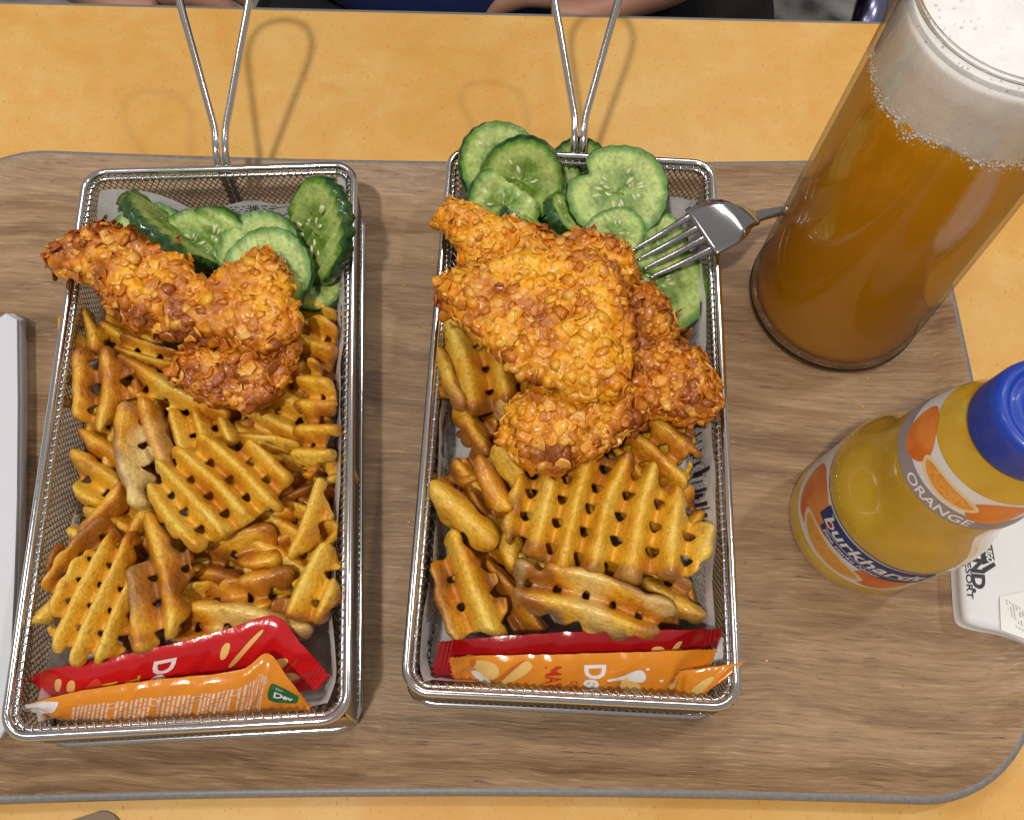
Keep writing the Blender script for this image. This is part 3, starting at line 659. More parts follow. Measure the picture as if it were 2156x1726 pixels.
# --- middle basket (crop 9: from 1040,1100; crop 5: from 1000,480)
FR('R', 'yellow fry sliver showing left of the tenders in the middle basket', 5, [(290, 470), (340, 430), (380, 460), (380, 540), (310, 560)], 2.2, ridge=((0, 0), (1, -.6)), pitch=(.8, 1.5), tone=.05)
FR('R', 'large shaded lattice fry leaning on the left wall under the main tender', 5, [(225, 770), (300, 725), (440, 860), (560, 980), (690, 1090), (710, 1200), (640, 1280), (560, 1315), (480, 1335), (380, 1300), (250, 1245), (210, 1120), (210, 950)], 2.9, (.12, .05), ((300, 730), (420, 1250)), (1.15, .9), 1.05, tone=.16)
FR('R', 'brown rounded fry edge outside the shaded lattice fry, at the left rim', 5, [(205, 960), (240, 940), (310, 1050), (330, 1180), (400, 1260), (370, 1310), (290, 1260), (220, 1150)], 3.0, (.1, 0), ((210, 960), (330, 1250)), (1.0, .8), .9, tone=.18, skin=.4)
FR('R', 'mustard coloured fry lower left of the shaded lattice fry', 5, [(290, 1260), (400, 1290), (500, 1330), (570, 1410), (550, 1560), (480, 1610), (390, 1510), (330, 1400)], 2.2, ridge=((300, 1270), (480, 1590)), pitch=(1.0, .9), tone=.04)
FR('R', 'beige fry knob touching the lower tender on its left', 5, [(555, 1290), (640, 1250), (700, 1270), (690, 1360), (620, 1440), (555, 1410)], 2.9, ridge=((0, 0), (1, 1)), pitch=(1.0, 1.2), tone=.12, pale=.4)
FR('R', 'green tinged fry half hidden at the left newspaper wall', 9, [(260, 180), (340, 140), (430, 170), (440, 290), (360, 320), (270, 270)], 1.9, ridge=((0, 0), (1, -.2)), pitch=(1.2, 1.2), tone=.06)
FR('R', 'grid fry at the upper right, under the right tender', 5, [(1290, 1530), (1400, 1430), (1470, 1390), (1600, 1350), (1730, 1400), (1800, 1510), (1825, 1560), (1755, 1585), (1700, 1540), (1765, 1680), (1740, 1715), (1680, 1695), (1700, 1800), (1600, 1800), (1440, 1760), (1300, 1650)], 2.85, (0, .05), ((1440, 1420), (1730, 1700)), (.85, .8), 1.0, hole=1.0, tone=.16)
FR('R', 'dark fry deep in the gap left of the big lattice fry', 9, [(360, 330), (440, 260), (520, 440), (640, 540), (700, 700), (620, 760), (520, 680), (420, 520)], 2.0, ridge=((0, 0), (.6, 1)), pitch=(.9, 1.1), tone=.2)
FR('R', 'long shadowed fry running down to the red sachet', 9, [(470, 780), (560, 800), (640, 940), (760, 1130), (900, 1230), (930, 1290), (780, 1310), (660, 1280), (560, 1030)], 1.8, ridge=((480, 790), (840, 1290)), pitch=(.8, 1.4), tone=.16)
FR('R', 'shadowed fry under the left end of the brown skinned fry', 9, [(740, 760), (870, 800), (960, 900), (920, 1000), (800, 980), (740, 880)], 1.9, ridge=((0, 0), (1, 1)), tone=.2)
FR('R', 'bumpy fry at the front left corner of the middle basket', 9, [(130, 850), (190, 770), (170, 670), (240, 625), (295, 660), (320, 730), (410, 780), (480, 830), (535, 950), (580, 1080), (640, 1250), (620, 1320), (440, 1290), (400, 1345), (265, 1355), (225, 1230), (160, 1070), (175, 960)], 2.65, (.12, 0), ((200, 700), (420, 1310)), (1.1, .9), 1.1, tone=.12, skin=.3)
FR('R', 'bright yellow thick fry with brown end at the left rim', 9, [(95, 410), (150, 300), (230, 275), (305, 330), (390, 440), (490, 530), (545, 600), (545, 710), (490, 750), (400, 715), (330, 630), (180, 560), (140, 480)], 3.0, (.1, 0), ((140, 350), (500, 660)), (1.3, 1.3), 1.1, tone=-.02)
FR('R', 'brown fry scrap standing left of the big lattice fry', 9, [(560, 780), (600, 650), (660, 630), (720, 690), (700, 760), (650, 855), (590, 830)], 2.5, (.2, 0), ((600, 640), (640, 850)), (1.2, 1.3), .9, tone=.34)
FR('R', 'brown edged fry behind the two smooth strips', 9, [(370, 400), (390, 290), (450, 260), (500, 340), (540, 440), (600, 500), (520, 520), (440, 480)], 2.5, ridge=((0, 0), (.5, 1)), pitch=(.9, 1.2), tone=.16)
FR('R', 'front one of the two smooth yellow strips beside the big lattice fry', 9, [(412, 170), (430, 122), (480, 150), (560, 260), (640, 370), (688, 445), (672, 485), (620, 498), (510, 450), (450, 320)], 3.15, (.1, 0), ((430, 130), (660, 480)), (1.5, 2.5), .85, tone=-.16)
FR('R', 'rear one of the two smooth yellow strips, under the lower tender', 9, [(470, 110), (490, 38), (530, 28), (580, 80), (650, 150), (735, 290), (700, 330), (650, 370), (570, 250)], 3.2, (.1, 0), ((500, 40), (690, 340)), (1.5, 2.5), .85, tone=-.1)
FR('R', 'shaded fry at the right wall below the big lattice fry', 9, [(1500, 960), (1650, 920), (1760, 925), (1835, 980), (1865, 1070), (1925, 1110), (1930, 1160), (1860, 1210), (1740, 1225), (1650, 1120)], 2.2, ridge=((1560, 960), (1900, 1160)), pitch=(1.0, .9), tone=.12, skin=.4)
FR('R', 'huge flat lattice fry with rows of square holes across the middle basket', 9, [(655, 375), (710, 290), (790, 240), (890, 232), (900, 265), (990, 200), (1090, 140), (1180, 120), (1270, 95), (1350, 110), (1445, 115), (1485, 205), (1590, 195), (1655, 235), (1685, 325), (1800, 345), (1862, 425), (1875, 540), (1960, 570), (1995, 625), (1985, 720), (1935, 790), (1855, 900), (1710, 932), (1550, 948), (1400, 912), (1300, 890), (1150, 862), (1000, 842), (900, 830), (780, 740), (650, 680), (603, 600), (620, 520), (685, 480)], 3.5, (.0, -.05), ((1385, 130), (1230, 860)), (.98, .78), 1.1, (.0, -.01), hole=.9, tone=-.06, skin=.5)
FR('R', 'brown skinned fry lying in front of the red sachet edge', 9, [(662, 880), (700, 838), (765, 858), (805, 930), (880, 940), (890, 880), (960, 842), (1060, 860), (1300, 930), (1500, 1020), (1690, 1090), (1740, 1150), (1732, 1205), (1645, 1240), (1645, 1285), (1440, 1312), (1350, 1348), (1220, 1312), (1050, 1242), (880, 1182), (800, 1142), (720, 1112), (680, 1000)], 3.3, (.03, -.05), ((700, 880), (1700, 1180)), (1.0, .85), 1.1, tone=.14, pale=.6, skin=.9)

rf_ = np.random.RandomState(77)
for side, bk, n_, y0_, y1_ in (('L', BL, 17, -7.6, 6.0), ('R', BR, 15, -7.4, 5.0)):
    for i in range(n_):
        gx_, gy_ = i % 3, i//3; lx = (gx_-1)*3.0+rf_.uniform(-.2, .2); ly = y0_+(y1_-y0_)*(gy_+.5)/math.ceil(n_/3)+rf_.uniform(-.5, .5)
        W_ = bk.w((lx, ly), 0)[0]; a_ = rf_.rand()*3.14; t_ = np.linspace(0, 2*np.pi, 11, endpoint=False)
        e_ = np.c_[rf_.uniform(1.5, 1.9)*np.cos(t_), rf_.uniform(1.1, 1.6)*np.sin(t_)]*(1+.12*rf_.randn(11, 1)); e_ = rot2(e_, a_)
        def to_px(x, y, z):
            d_ = np.array([x, y, z])-O3; k_ = d_@CW; return ((1078+FPX*(d_@CR)/k_)*KPX, (863-FPX*(d_@CU)/k_)*KPX)
        z_ = 1.25+.5*(i % 2)+rf_.uniform(0, .2)
        FR(side, 'fry in the lower layer of the %s basket, mostly covered by the fries on top' % ('left' if side == 'L' else 'middle'), 0, [to_px(W_[0]+x, W_[1]+y, z_) for x, y in e_], z_, (rf_.uniform(-.15, .15), rf_.uniform(-.15, .15)), ((0, 0), (math.cos(a_+.4), math.sin(a_+.4))), (.85, .8), 1.1, tone=.1, h=.08)

# ------------------------------------------------------------------ chicken tenders
def icos(sub=1):
    bm = bmesh.new(); bmesh.ops.create_icosphere(bm, subdivisions=sub, radius=1); V = np.array([v.co[:] for v in bm.verts]); F = [tuple(v.index for v in f.verts) for f in bm.faces]; bm.free(); return V, F
rs = np.random.RandomState(4)
def flake_shape(k):
    """curled irregular crumb flake (k < 5) or puffed crumb bead"""
    if k < 5:
        n = 12; a = np.linspace(0, 2*np.pi, n, endpoint=False); rr = 1+.13*rs.randn(n); el = .62+.3*rs.rand()
        ring = np.c_[rr*np.cos(a), rr*np.sin(a)*el]; V = []
        for s, dz in ((1, 0), (.55, 0), (0, 0)):
            R = ring*s if s else np.zeros((1, 2)); V.append(np.c_[R, .38*(R[:, 0]**2)-.25*R[:, 1]**2+.1*rs.randn(len(R))*s])
        V = np.concatenate(V); F = []
        for i in range(n): j = (i+1) % n; F += [(i, j, n+j, n+i), (n+i, n+j, 2*n)]
        m = len(V); V = np.concatenate([V, V+[0, 0, -.16]]); F += [tuple(m+q for q in f[::-1]) for f in F]; F += [(i, m+i, m+(i+1) % n, (i+1) % n) for i in range(n)]
        return V, F
    V, F = icos(1); return V*[1.25, .7+.35*rs.rand(), .25]*(1+.2*rs.randn(len(V), 1)), F
SHAPES = [flake_shape(k) for k in range(9)]
FLMESH = {}
def flake_mesh(k, m):
    if (k, m) not in FLMESH: FLMESH[(k, m)] = mesh('crumb_flake', SHAPES[k][0], SHAPES[k][1], flake_mats[m], True)
    return FLMESH[(k, m)]
def tender(label, crop, pts, z0, grad, T, seed, bright=0., h=.075, nfl=420, single=90):
    rg = np.random.RandomState(seed); P = pxs(crop, pts); cen = np.mean(P, 0)
    c, n, eu, ev = plane_frame(cen, z0, grad, (cen, (cen[0], cen[1]+10)))
    L = np.array([at_plane(p, c, *grad)-c for p in P]); L2 = chaikin(np.c_[L@eu, L@ev], 1)
    lo, hi = L2.min(0)-.35, L2.max(0)+.35; zt = T*1.35+.25
    nx, ny, nz = [int(math.ceil(k/h))+1 for k in (hi[0]-lo[0], hi[1]-lo[1], 2*zt)]
    X, Y = np.meshgrid(lo[0]+np.arange(nx)*h, lo[1]+np.arange(ny)*h, indexing='ij'); XY = np.c_[X.ravel(), Y.ravel()]
    d2 = sdf_poly(X, Y, L2)+.08+.07*fbm(XY*1.9, seed, 2).reshape(X.shape)
    w = T*1.25; Tm = T*(1+.28*fbm(XY*.42, seed+2, 2).reshape(X.shape)); mid = .16*vnoise(XY*.3, seed+5).reshape(X.shape)
    Z = (-zt+np.arange(nz)*h)[None, None]
    q0 = np.maximum(w+np.maximum(d2, -w), 0)[..., None]; f = np.sqrt(q0**2+((Z-mid[..., None])*(w/Tm)[..., None])**2)-w
    V, F = snets(f, (lo[0], lo[1], -zt), h); V = relax(V, F, 1)
    N = normals(V, F); w1 = worley(V*1.9+.45*fbm(V*1.4, seed, 1)[:, None], seed); w2 = worley(V*4.2, seed+1)
    V = V+N*(.2*(np.sqrt(np.clip(1-(w1/.78)**2, 0, 1))-.5)+.09*(.5-w2)+.05*fbm(V*1.3, seed+3, 2))[:, None]
    N = normals(V, F)
    dd = sdf_poly(V[:, 0], V[:, 1], L2); edge = sstep(-1.1, .05, dd); nn = fbm(V*.5, seed+6, 3); n2 = fbm(V*1.5, seed+7, 2)
    t = np.clip(.4+.2*edge+.42*nn+.28*n2-bright-.3*(.45-w1), 0, 1)[:, None]  # edges darker: browning, plus rim shade painted in to separate the tenders
    cols = [np.array(k) for k in ((.95, .5, .022), (.84, .36, .012), (.58, .18, .007), (.24, .055, .007))]
    col = np.where(t < .33, lerp(cols[0], cols[1], t/.33), np.where(t < .66, lerp(cols[1], cols[2], (t-.33)/.33), lerp(cols[2], cols[3], (t-.66)/.34)))
    W = c+V[:, :1]*eu+V[:, 1:2]*ev+V[:, 2:3]*n; WN = N[:, :1]*eu+N[:, 1:2]*ev+N[:, 2:3]*n
    t_ = thing('chicken_tender', c, label, 'chicken tender', 'breaded chicken tenders in the baskets')
    obj('breaded_crust', W, F, crust_m, t_, True, col)
    # crumbs sitting on the crust: the largest are parts of their own, the rest one coating
    ok = np.where(WN[:, 2] > -.15)[0]; pick = rg.choice(ok, min(nfl*3, len(ok)), replace=False); size = np.clip(.135*np.exp(rg.randn(len(pick))*.45), .06, .3); kept = []; acc = []
    for i, s in sorted(zip(pick, size), key=lambda e: -e[1]):
        if len(kept) >= nfl*.6: break
        p = W[i]
        if acc and np.min(np.linalg.norm(np.array(acc)-p, axis=1)) < s*1.0: continue
        acc.append(p); kept.append((i, s))
    Ms = []; mb = MB()
    for r_, (i, s) in enumerate(kept):
        e = edge[i]; k = rg.randint(0, 9); tl_ = t[i, 0]+rg.randn()*.13
        mi = 0 if rg.rand() < .2 else 4 if tl_ < .3 else 1 if tl_ < .5 else 2 if tl_ < .78 else 3
        nv = Vector(WN[i])+Vector(rg.randn(3)*(.22 if k < 5 else .16)); M = nv.to_track_quat('Z', 'Y').to_matrix()@Matrix.Rotation(rg.rand()*6.28, 3, 'Z')
        pos = W[i]+WN[i]*s*(.1 if k < 5 else -.04)
        if r_ < single:
            o = bpy.data.objects.new('crumb_flake', flake_mesh(k, int(mi))); C.objects.link(o); o.parent = t_; o.location = Vector(pos-c); o.rotation_mode = 'QUATERNION'; o.rotation_quaternion = M.to_quaternion(); o.scale = (s, s, s)
        else:
            Vv, Ff = SHAPES[k]; mb.add((Vv*s)@np.array(M).T+pos, Ff, int(mi))
    mb.build('crumb_coating', flake_mats, t_, True, 'stuff')
    return t_
q5 = (1000, 480)
tender('long curved breaded tender draped over the left basket from its left rim', 2, [(280, -60), (330, -140), (450, -200), (500, -212), (590, -262), (650, -282), (740, -240), (870, -250), (1000, -200), (1110, -130), (1120, -70), (1175, -28), (1195, 50), (1260, 55), (1330, -10), (1430, -60), (1540, -110), (1600, -132), (1700, -70), (1745, 10), (1760, 90), (1765, 140), (1795, 210), (1820, 300), (1805, 385), (1740, 440), (1600, 515), (1500, 505), (1400, 465), (1240, 445), (1080, 435), (960, 375), (780, 315), (680, 255), (600, 155), (550, 85), (490, 50), (370, 22), (290, -10)], 4.0, (0, 0), .85, 21, nfl=430)
tender('small breaded tender tucked below the long one in the left basket', 2, [(1012, 600), (1070, 490), (1150, 440), (1300, 420), (1500, 420), (1800, 395), (1815, 470), (1765, 560), (1705, 680), (1655, 745), (1600, 795), (1480, 838), (1330, 808), (1200, 775), (1130, 725), (1030, 665)], 3.35, (0, 0), .75, 22, nfl=300)
tender('breaded tender at the rear of the middle basket, pointing to its left rim', 5, [(198, 170), (230, 110), (290, 85), (420, 85), (500, 140), (550, 168), (650, 162), (760, 205), (850, 258), (900, 238), (960, 285), (1040, 225), (1110, 235), (1250, 255), (1350, 340), (1420, 425), (1440, 520), (1390, 580), (1200, 620), (900, 600), (600, 540), (420, 500), (370, 440), (340, 360), (290, 285), (205, 215)], 3.9, (0, 0), .8, 23, .04, nfl=420)
tender('breaded tender half hidden on the right under the largest one', 5, [(1340, 540), (1500, 560), (1600, 640), (1665, 780), (1680, 880), (1620, 920), (1450, 930), (1340, 880)], 3.5, (0, 0), .75, 24, nfl=170, single=60)
tender('broken breaded tender whose right tip reaches over the right rim', 5, [(1300, 930), (1450, 900), (1550, 895), (1700, 925), (1800, 955), (1855, 1060), (1885, 1130), (1950, 1230), (1925, 1330), (1845, 1375), (1720, 1405), (1600, 1365), (1480, 1345), (1350, 1250)], 3.9, (0, 0), .8, 25, -.08, nfl=330)
tender('breaded tender lying lowest, in front of the largest one in the middle basket', 5, [(578, 1470), (640, 1320), (740, 1200), (850, 1120), (1080, 1150), (1340, 1150), (1420, 1130), (1490, 1230), (1475, 1380), (1400, 1455), (1300, 1505), (1230, 1565), (1080, 1625), (950, 1715), (850, 1695), (720, 1645), (645, 1560)], 4.1, (0, -.05), .8, 26, .07, nfl=400)
tender('largest bright golden breaded tender on top of the middle basket', 5, [(193, 640), (215, 520), (300, 490), (400, 475), (500, 440), (620, 400), (750, 348), (900, 355), (1060, 358), (1200, 415), (1300, 480), (1350, 620), (1375, 700), (1405, 800), (1405, 960), (1365, 1150), (1345, 1235), (1200, 1250), (1080, 1290), (900, 1190), (760, 1145), (650, 1085), (560, 965), (450, 885), (370, 805), (250, 725)], 5.35, (0, -.03), .85, 27, .1, nfl=480, single=130)

# ------------------------------------------------------------------ cucumber slices
SEEDME = None
def cucumber(side, label, crop, centre, z, r, nrm, th=.42, crinkle=0., wav=.018, seeds=10, seed=1, flip=1, squash=1.0, notch=None):
    """crinkle cut disc: centre pixel, height, radius, direction its face looks"""
    rg = np.random.RandomState(seed); c = at(px(crop, centre), z); n = np.array(nrm, float); n /= np.linalg.norm(n)
    a = np.array([math.cos(crinkle), math.sin(crinkle), 0.]); a -= n*(a@n); a /= np.linalg.norm(a); b = np.cross(n, a)
    t = thing('cucumber_slice', c, label, 'cucumber slice', 'cucumber slices in the '+('left' if side == 'L' else 'middle')+' basket')
    nr, na = 26, 96; ang = np.linspace(0, 2*np.pi, na, endpoint=False)
    R0 = r*(1+.03*vnoise(np.c_[2*np.cos(ang), 2*np.sin(ang)], seed)+.012*np.cos(ang*21+seed))
    if notch is not None:
        dn = (ang-notch+np.pi) % (2*np.pi)-np.pi; R0 = R0*(1-.3*np.exp(-(dn/.2)**2))
    rings = np.linspace(0, 1, nr); X = (rings[:, None]*R0*np.cos(ang)).ravel(); Y = (rings[:, None]*R0*np.sin(ang)*squash).ravel()
    k = 2*np.pi/.46; bend = .03*flip*(X**2-Y**2)/r
    wv = wav*np.sin(k*X+seed)+bend
    rr = np.repeat(rings, na); nz = .02*fbm(np.c_[X, Y]*2, seed, 2)
    top = th/2+wv+nz-.03*sstep(.35, .6, 1-rr)*np.abs(np.cos(3*np.tile(ang, nr)))
    bot = -th/2+wv
    loc = lambda x, y, zz: c+x[:, None]*a+y[:, None]*b+zz[:, None]*n
    V = np.concatenate([loc(X, Y, top), loc(X, Y, bot)]); m = nr*na; F = []
    for i in range(nr-1):
        for j in range(na):
            q = (j+1) % na; f = (i*na+j, (i+1)*na+j, (i+1)*na+q, i*na+q); F.append(f); F.append(tuple(m+e for e in f[::-1]))
    A = np.tile(ang, nr); ring = np.array([.11, .27, .025]); fl = np.array([.44, .56, .17]); core = np.array([.16, .29, .04])
    lob = .5+.5*np.cos(3*A+seed)
    col = lerp(fl, ring, sstep(.8, .96, rr)[:, None]); col = lerp(col, core, (sstep(.66, .4, rr)*(.55+.45*lob))[:, None])
    st = fbm(np.c_[A*5, rr*3], seed+2, 2); col = col*(1+.14*st[:, None]); col = lerp(col, np.array([.06, .17, .03]), sstep(.965, 1, rr)[:, None])
    obj('flesh', V, F, cuc_m, t, True, np.concatenate([col, col]))
    # skin: rounded band round the rim
    SV = []; ks = 6
    for i in range(ks+1):
        f = i/ks; zz = (.5-f)*th; R = R0*(1.002+.035*math.sin(math.pi*f)); xs, ys = R*np.cos(ang), R*np.sin(ang)*squash
        SV.append(loc(xs, ys, zz*1.02+wav*np.sin(k*X[-na:]+seed)+.03*flip*(xs**2-ys**2)/r))
    SF = [(i*na+j, (i+1)*na+j, (i+1)*na+(j+1) % na, i*na+(j+1) % na) for i in range(ks) for j in range(na)]
    obj('skin', np.concatenate(SV), SF, skin_m, t)
    global SEEDME
    if SEEDME is None: SEEDME = mesh('seed', icos(1)[0]*[.26, .1, .05], icos(1)[1], seed_m)
    for i in range(seeds):
        g = i % 3; aa = seed+g*2.094+rg.uniform(-.55, .55); rad = r*rg.uniform(.2, .56)
        x, y = rad*math.cos(aa), rad*math.sin(aa)*squash; zz = th/2+wav*math.sin(k*x+seed)+.03*flip*(x*x-y*y)/r-.012
        o = bpy.data.objects.new('seed', SEEDME); C.objects.link(o); o.parent = t; o.location = Vector(x*a+y*b+zz*n)
        da = a*math.cos(aa)+b*math.sin(aa); db = np.cross(n, da); o.rotation_euler = Matrix((da, db, n)).transposed().to_euler(); s = r/1.9*rg.uniform(.7, 1.1); o.scale = (s, s, s)
    return t
cucumber('L', 'pale cucumber slice lowest at the rear left, behind the long tender', 1, (900, 1440), 1.8, 1.5, (.1, -.3, 1), seed=3, crinkle=.4)
cucumber('L', 'cucumber slice between the edge on slice and the round one, against the rear wall', 1, (1290, 1490), 2.0, 1.6, (-.1, -.6, .8), seed=4, crinkle=1.2)
cucumber('L', 'second cucumber slice leaning left behind the wavy edge', 1, (1150, 1470), 2.3, 1.35, (.5, -.3, .8), seed=12, crinkle=.6)
cucumber('L', 'wavy cucumber slice seen edge on, its zigzag green skin facing front', 1, (1015, 1400), 3.4, 2.1, (.51, .57, .31), th=.42, seed=5, crinkle=-.6, wav=.09, seeds=4)
cucumber('L', 'cucumber slice half covered by the round one in the left basket', 1, (1560, 1530), 2.4, 1.75, (-.15, -.35, .9), seed=6, crinkle=.3)
cucumber('L', 'round cucumber slice face up beside the tender hump', 1, (1600, 1640), 2.9, 1.75, (-.1, -.25, .95), seed=7, crinkle=.3)
cucumber('L', 'shadowed cucumber piece under the standing slice at the right wall', 1, (1890, 1690), 1.9, 1.2, (-.1, -.2, 1), seed=8, crinkle=.9, seeds=3)
cucumber('L', 'tall cucumber slice standing against the right wall of the left basket', 1, (1915, 1385), 3.2, 2.05, (-.78, -.42, .55), th=.5, seed=9, crinkle=1.9, wav=.08, seeds=12)
cucumber('R', 'dark cucumber slice at the rear wall behind the bitten one', 4, (1360, 1020), 2.2, 1.3, (0, -.7, .5), seed=13, crinkle=.2)
cucumber('R', 'rearmost cucumber slice standing over the rear rim of the middle basket', 4, (890, 1000), 3.3, 1.75, (.32, -.4, .85), seed=14, crinkle=0, seeds=4, wav=.005)
cucumber('R', 'shaded cucumber slice low behind the second one', 4, (1180, 1130), 2.3, 1.4, (0, -.3, 1), seed=18, crinkle=0, seeds=3)
cucumber('R', 'second cucumber slice with thick green skin along its top, before the rearmost', 4, (1020, 1075), 3.3, 1.65, (.0, -.78, .55), th=.6, seed=15, crinkle=0, wav=.03, seeds=7)
cucumber('R', 'third cucumber slice just above the tender point in the middle basket', 4, (900, 1240), 3.0, 1.5, (.38, -.3, .85), seed=16, crinkle=.1, seeds=5, wav=.005)
cucumber('R', 'bitten big cucumber slice with a notch at the top and clear seeds', 4, (1590, 1165), 3.3, 1.95, (-.1, -.3, .95), th=.5, seed=17, crinkle=.5, seeds=16, notch=2.1)
cucumber('R', 'thin cucumber piece leaning steeply between two round ones', 4, (1255, 1290), 3.2, 1.15, (.75, .25, .6), th=.45, seed=20, crinkle=.9, seeds=2, squash=.75)
cucumber('R', 'cucumber piece sticking up from the rear tender edge', 4, (1020, 1330), 3.1, 1.05, (.45, .65, .6), th=.45, seed=21, crinkle=.7, seeds=2, squash=.75)
cucumber('R', 'cucumber slice lowest on the right under the fork tips', 5, (1540, 560), 2.6, 2.0, (.15, -.1, 1), seed=23, crinkle=.4, seeds=12)
cucumber('R', 'cucumber slice showing between the fork tines', 4, (1800, 1460), 2.9, 1.4, (.1, -.1, 1), seed=24, crinkle=.4, seeds=5)
cucumber('R', 'glistening cucumber slice in front of the bitten one', 4, (1560, 1420), 3.3, 1.4, (.1, -.1, 1), th=.4, seed=22, crinkle=.8, seeds=7, squash=.75)

# ------------------------------------------------------------------ sauce sachets
class Sachet:
    def __init__(s, name, label, cat, crop, top, bot, bulge, m, back_m=None, seed=1, crimp=.05):
        s.nu, s.nv = 124, 20
        up = lambda pts: [at(px(crop, q[:2]), q[2]) for q in pts]
        s.A = crom(up(top), s.nu+1); s.B = crom(up(bot), s.nu+1); s.b = bulge; s.seed = seed; s.crimp = crimp
        s.len = np.linalg.norm(np.diff(s.A, axis=0), axis=1).sum(); s.wid = np.linalg.norm(s.A-s.B, axis=1).max()
        s.t = thing(name, s.A[s.nu//2]*.5+s.B[s.nu//2]*.5, label, cat, 'sauce sachets at the front of the baskets')
        U = np.concatenate([np.linspace(0, .06, 25)[:-1], np.linspace(.06, .94, 77)[:-1], np.linspace(.94, 1, 25)]); W = np.linspace(0, 1, s.nv+1); V = []
        for side in (1, -1):
            for i, u in enumerate(U):
                for w in W: V.append(s.S(u, w, 0, side)+s.end(u, w))
        n = (s.nu+1)*(s.nv+1); F = []; M = []
        for k in (0, 1):
            for i in range(s.nu):
                for j in range(s.nv):
                    q = k*n+i*(s.nv+1)+j; f = (q, q+s.nv+1, q+s.nv+2, q+1); F.append(f if k else f[::-1]); M.append(k)
        o = obj('sachet_film', V, F, [m, back_m or m], s.t, True, None, M)
    def frame(s, u):
        x = min(max(u, 0), 1)*s.nu; i = min(int(x), s.nu-1); f = x-i
        A = s.A[i]*(1-f)+s.A[i+1]*f; B = s.B[i]*(1-f)+s.B[i+1]*f; tu = s.A[i+1]-s.A[i]+s.B[i+1]-s.B[i]; tv = B-A
        n = np.cross(tu, tv); ln = np.linalg.norm(n); n = n/ln if ln > 1e-6 else np.array([0, 0, 1.])
        if n[2] < 0: n = -n
        return A, B, n
    def end(s, u, w):
        if .012 < u < .988: return 0
        x = min(max(u, 0), 1)*s.nu; i = min(int(x), s.nu-1); t = s.A[i+1]-s.A[i]; t = t/(np.linalg.norm(t)+1e-9); k = abs((w*11) % 1-.5)*.24
        return t*(-k if u < .5 else k)*(1-min(u, 1-u)/.012)
    def S(s, u, w, off=0, side=1):
        w = min(max(w, 0), 1)
        A, B, n = s.frame(u); e = min(u, 1-u); c = s.crimp
        env = sstep(c, c+.16, e); bul = 1.35*s.b*env*max(math.sin(math.pi*min(max(w, 0), 1)), 0)**.65
        wr = .035*float(vnoise(np.array([[u*s.len*1.6, w*s.wid*.7]]), s.seed)[0])*min(1, 4*w*(1-w)+.2)+.02*float(vnoise(np.array([[u*s.len*4, w*s.wid*1.2]]), s.seed+1)[0])
        fo = abs(float(vnoise(np.array([[u*s.len*1.1+w*1.3, w*s.wid*.5+u*2]]), s.seed+4)[0])); wr += .07*(.5-min(fo*2.2, 1))*min(1, 5*w*(1-w))
        cr = .02*math.sin(u*s.len*48) if e < c else 0
        return A+(B-A)*w+n*(side*bul*(1 if side > 0 else .5)+wr+cr+off+side*.006)
    def decal(s, name, items, m, kind=None):
        """items: flat shapes in cm, x along the sachet, y across it (down)"""
        if kind is None and len(items) > 1:
            for it in items: s.decal(name, [it], m)
            return
        mb = MB()
        for V, F in items: mb.add([s.S(x/s.len, y/s.wid, .014) for x, y in V], F)
        return mb.build(name, m, s.t, False, kind)
def down(txt, size, x, y0, bold=0, sx=1.0):
    """lettering read downwards across the sachet: baseline runs along +y, letter tops towards +x"""
    V, F = text_mesh(txt, size, 0, bold); return (np.c_[x+V[:, 1], y0+V[:, 0]*sx], F)
def shape(pts, dx=0, dy=0, rings=3): return blob2(np.array(pts)+[dx, dy], rings)

# left basket: red sachet, then the orange one before it
rs1 = Sachet('ketchup_sachet', 'red sachet with yellow lettering in the left basket, its right end folded down', 'sauce sachet', 3,
             [(180, 872, 2.7), (330, 812, 3.0), (800, 720, 3.2), (1300, 600, 3.3), (1640, 500, 3.4), (1790, 650, 3.0), (1965, 850, 2.5)],
             [(190, 890, 2.6), (330, 990, 1.7), (800, 985, 1.3), (1300, 900, 1.4), (1560, 860, 1.6), (1680, 960, 1.4), (1880, 945, 1.8)], .3, red_f, seed=2)
k = rs1.len/10
rs1.decal('logo', [down('De', .95, 4.0*k, .42, .03, .95)], wht_f)
rs1.decal('sauce_name', [down('TO', .58, 3.25*k, .9, .02), down('KE', .58, 2.6*k, .95, .02)], yel_f)
rs1.decal('printed_fries', [shape([(0, 0), (.35, -.1), (.3, .9), (.1, .95)], 1.0*k, .75), shape([(0, .1), (.3, 0), (.35, .8), (.05, .9)], 1.5*k, .65), shape([(0, .9), (.25, .3), (.9, -.25), (1.0, -.1), (.45, .5), (.15, 1.05)], 6.4*k, .55), shape([(0, 0), (.28, -.05), (.3, .55), (.05, .6)], 6.0*k, .45), shape([(0, .7), (.45, 0), (.62, .1), (.35, .9)], 8.1*k, .8), shape([(0, .2), (.5, 0), (.75, .35), (.3, .55)], 8.6*k, 1.3)], fry_f)
rs1.decal('printed_tomato', [shape([(0, .9), (.25, .1), (.5, 0), (.75, .9)], 2.0*k, .6)], tom_f)
rs1.decal('printed_leaf', [shape([(0, .2), (.3, .28), (.38, -.3), (.46, .26), (.85, .2), (.55, .42), (.8, .7), (.45, .52), (.2, .75), (.3, .45)], 1.75*k, 1.3, 2)], leaf_f)
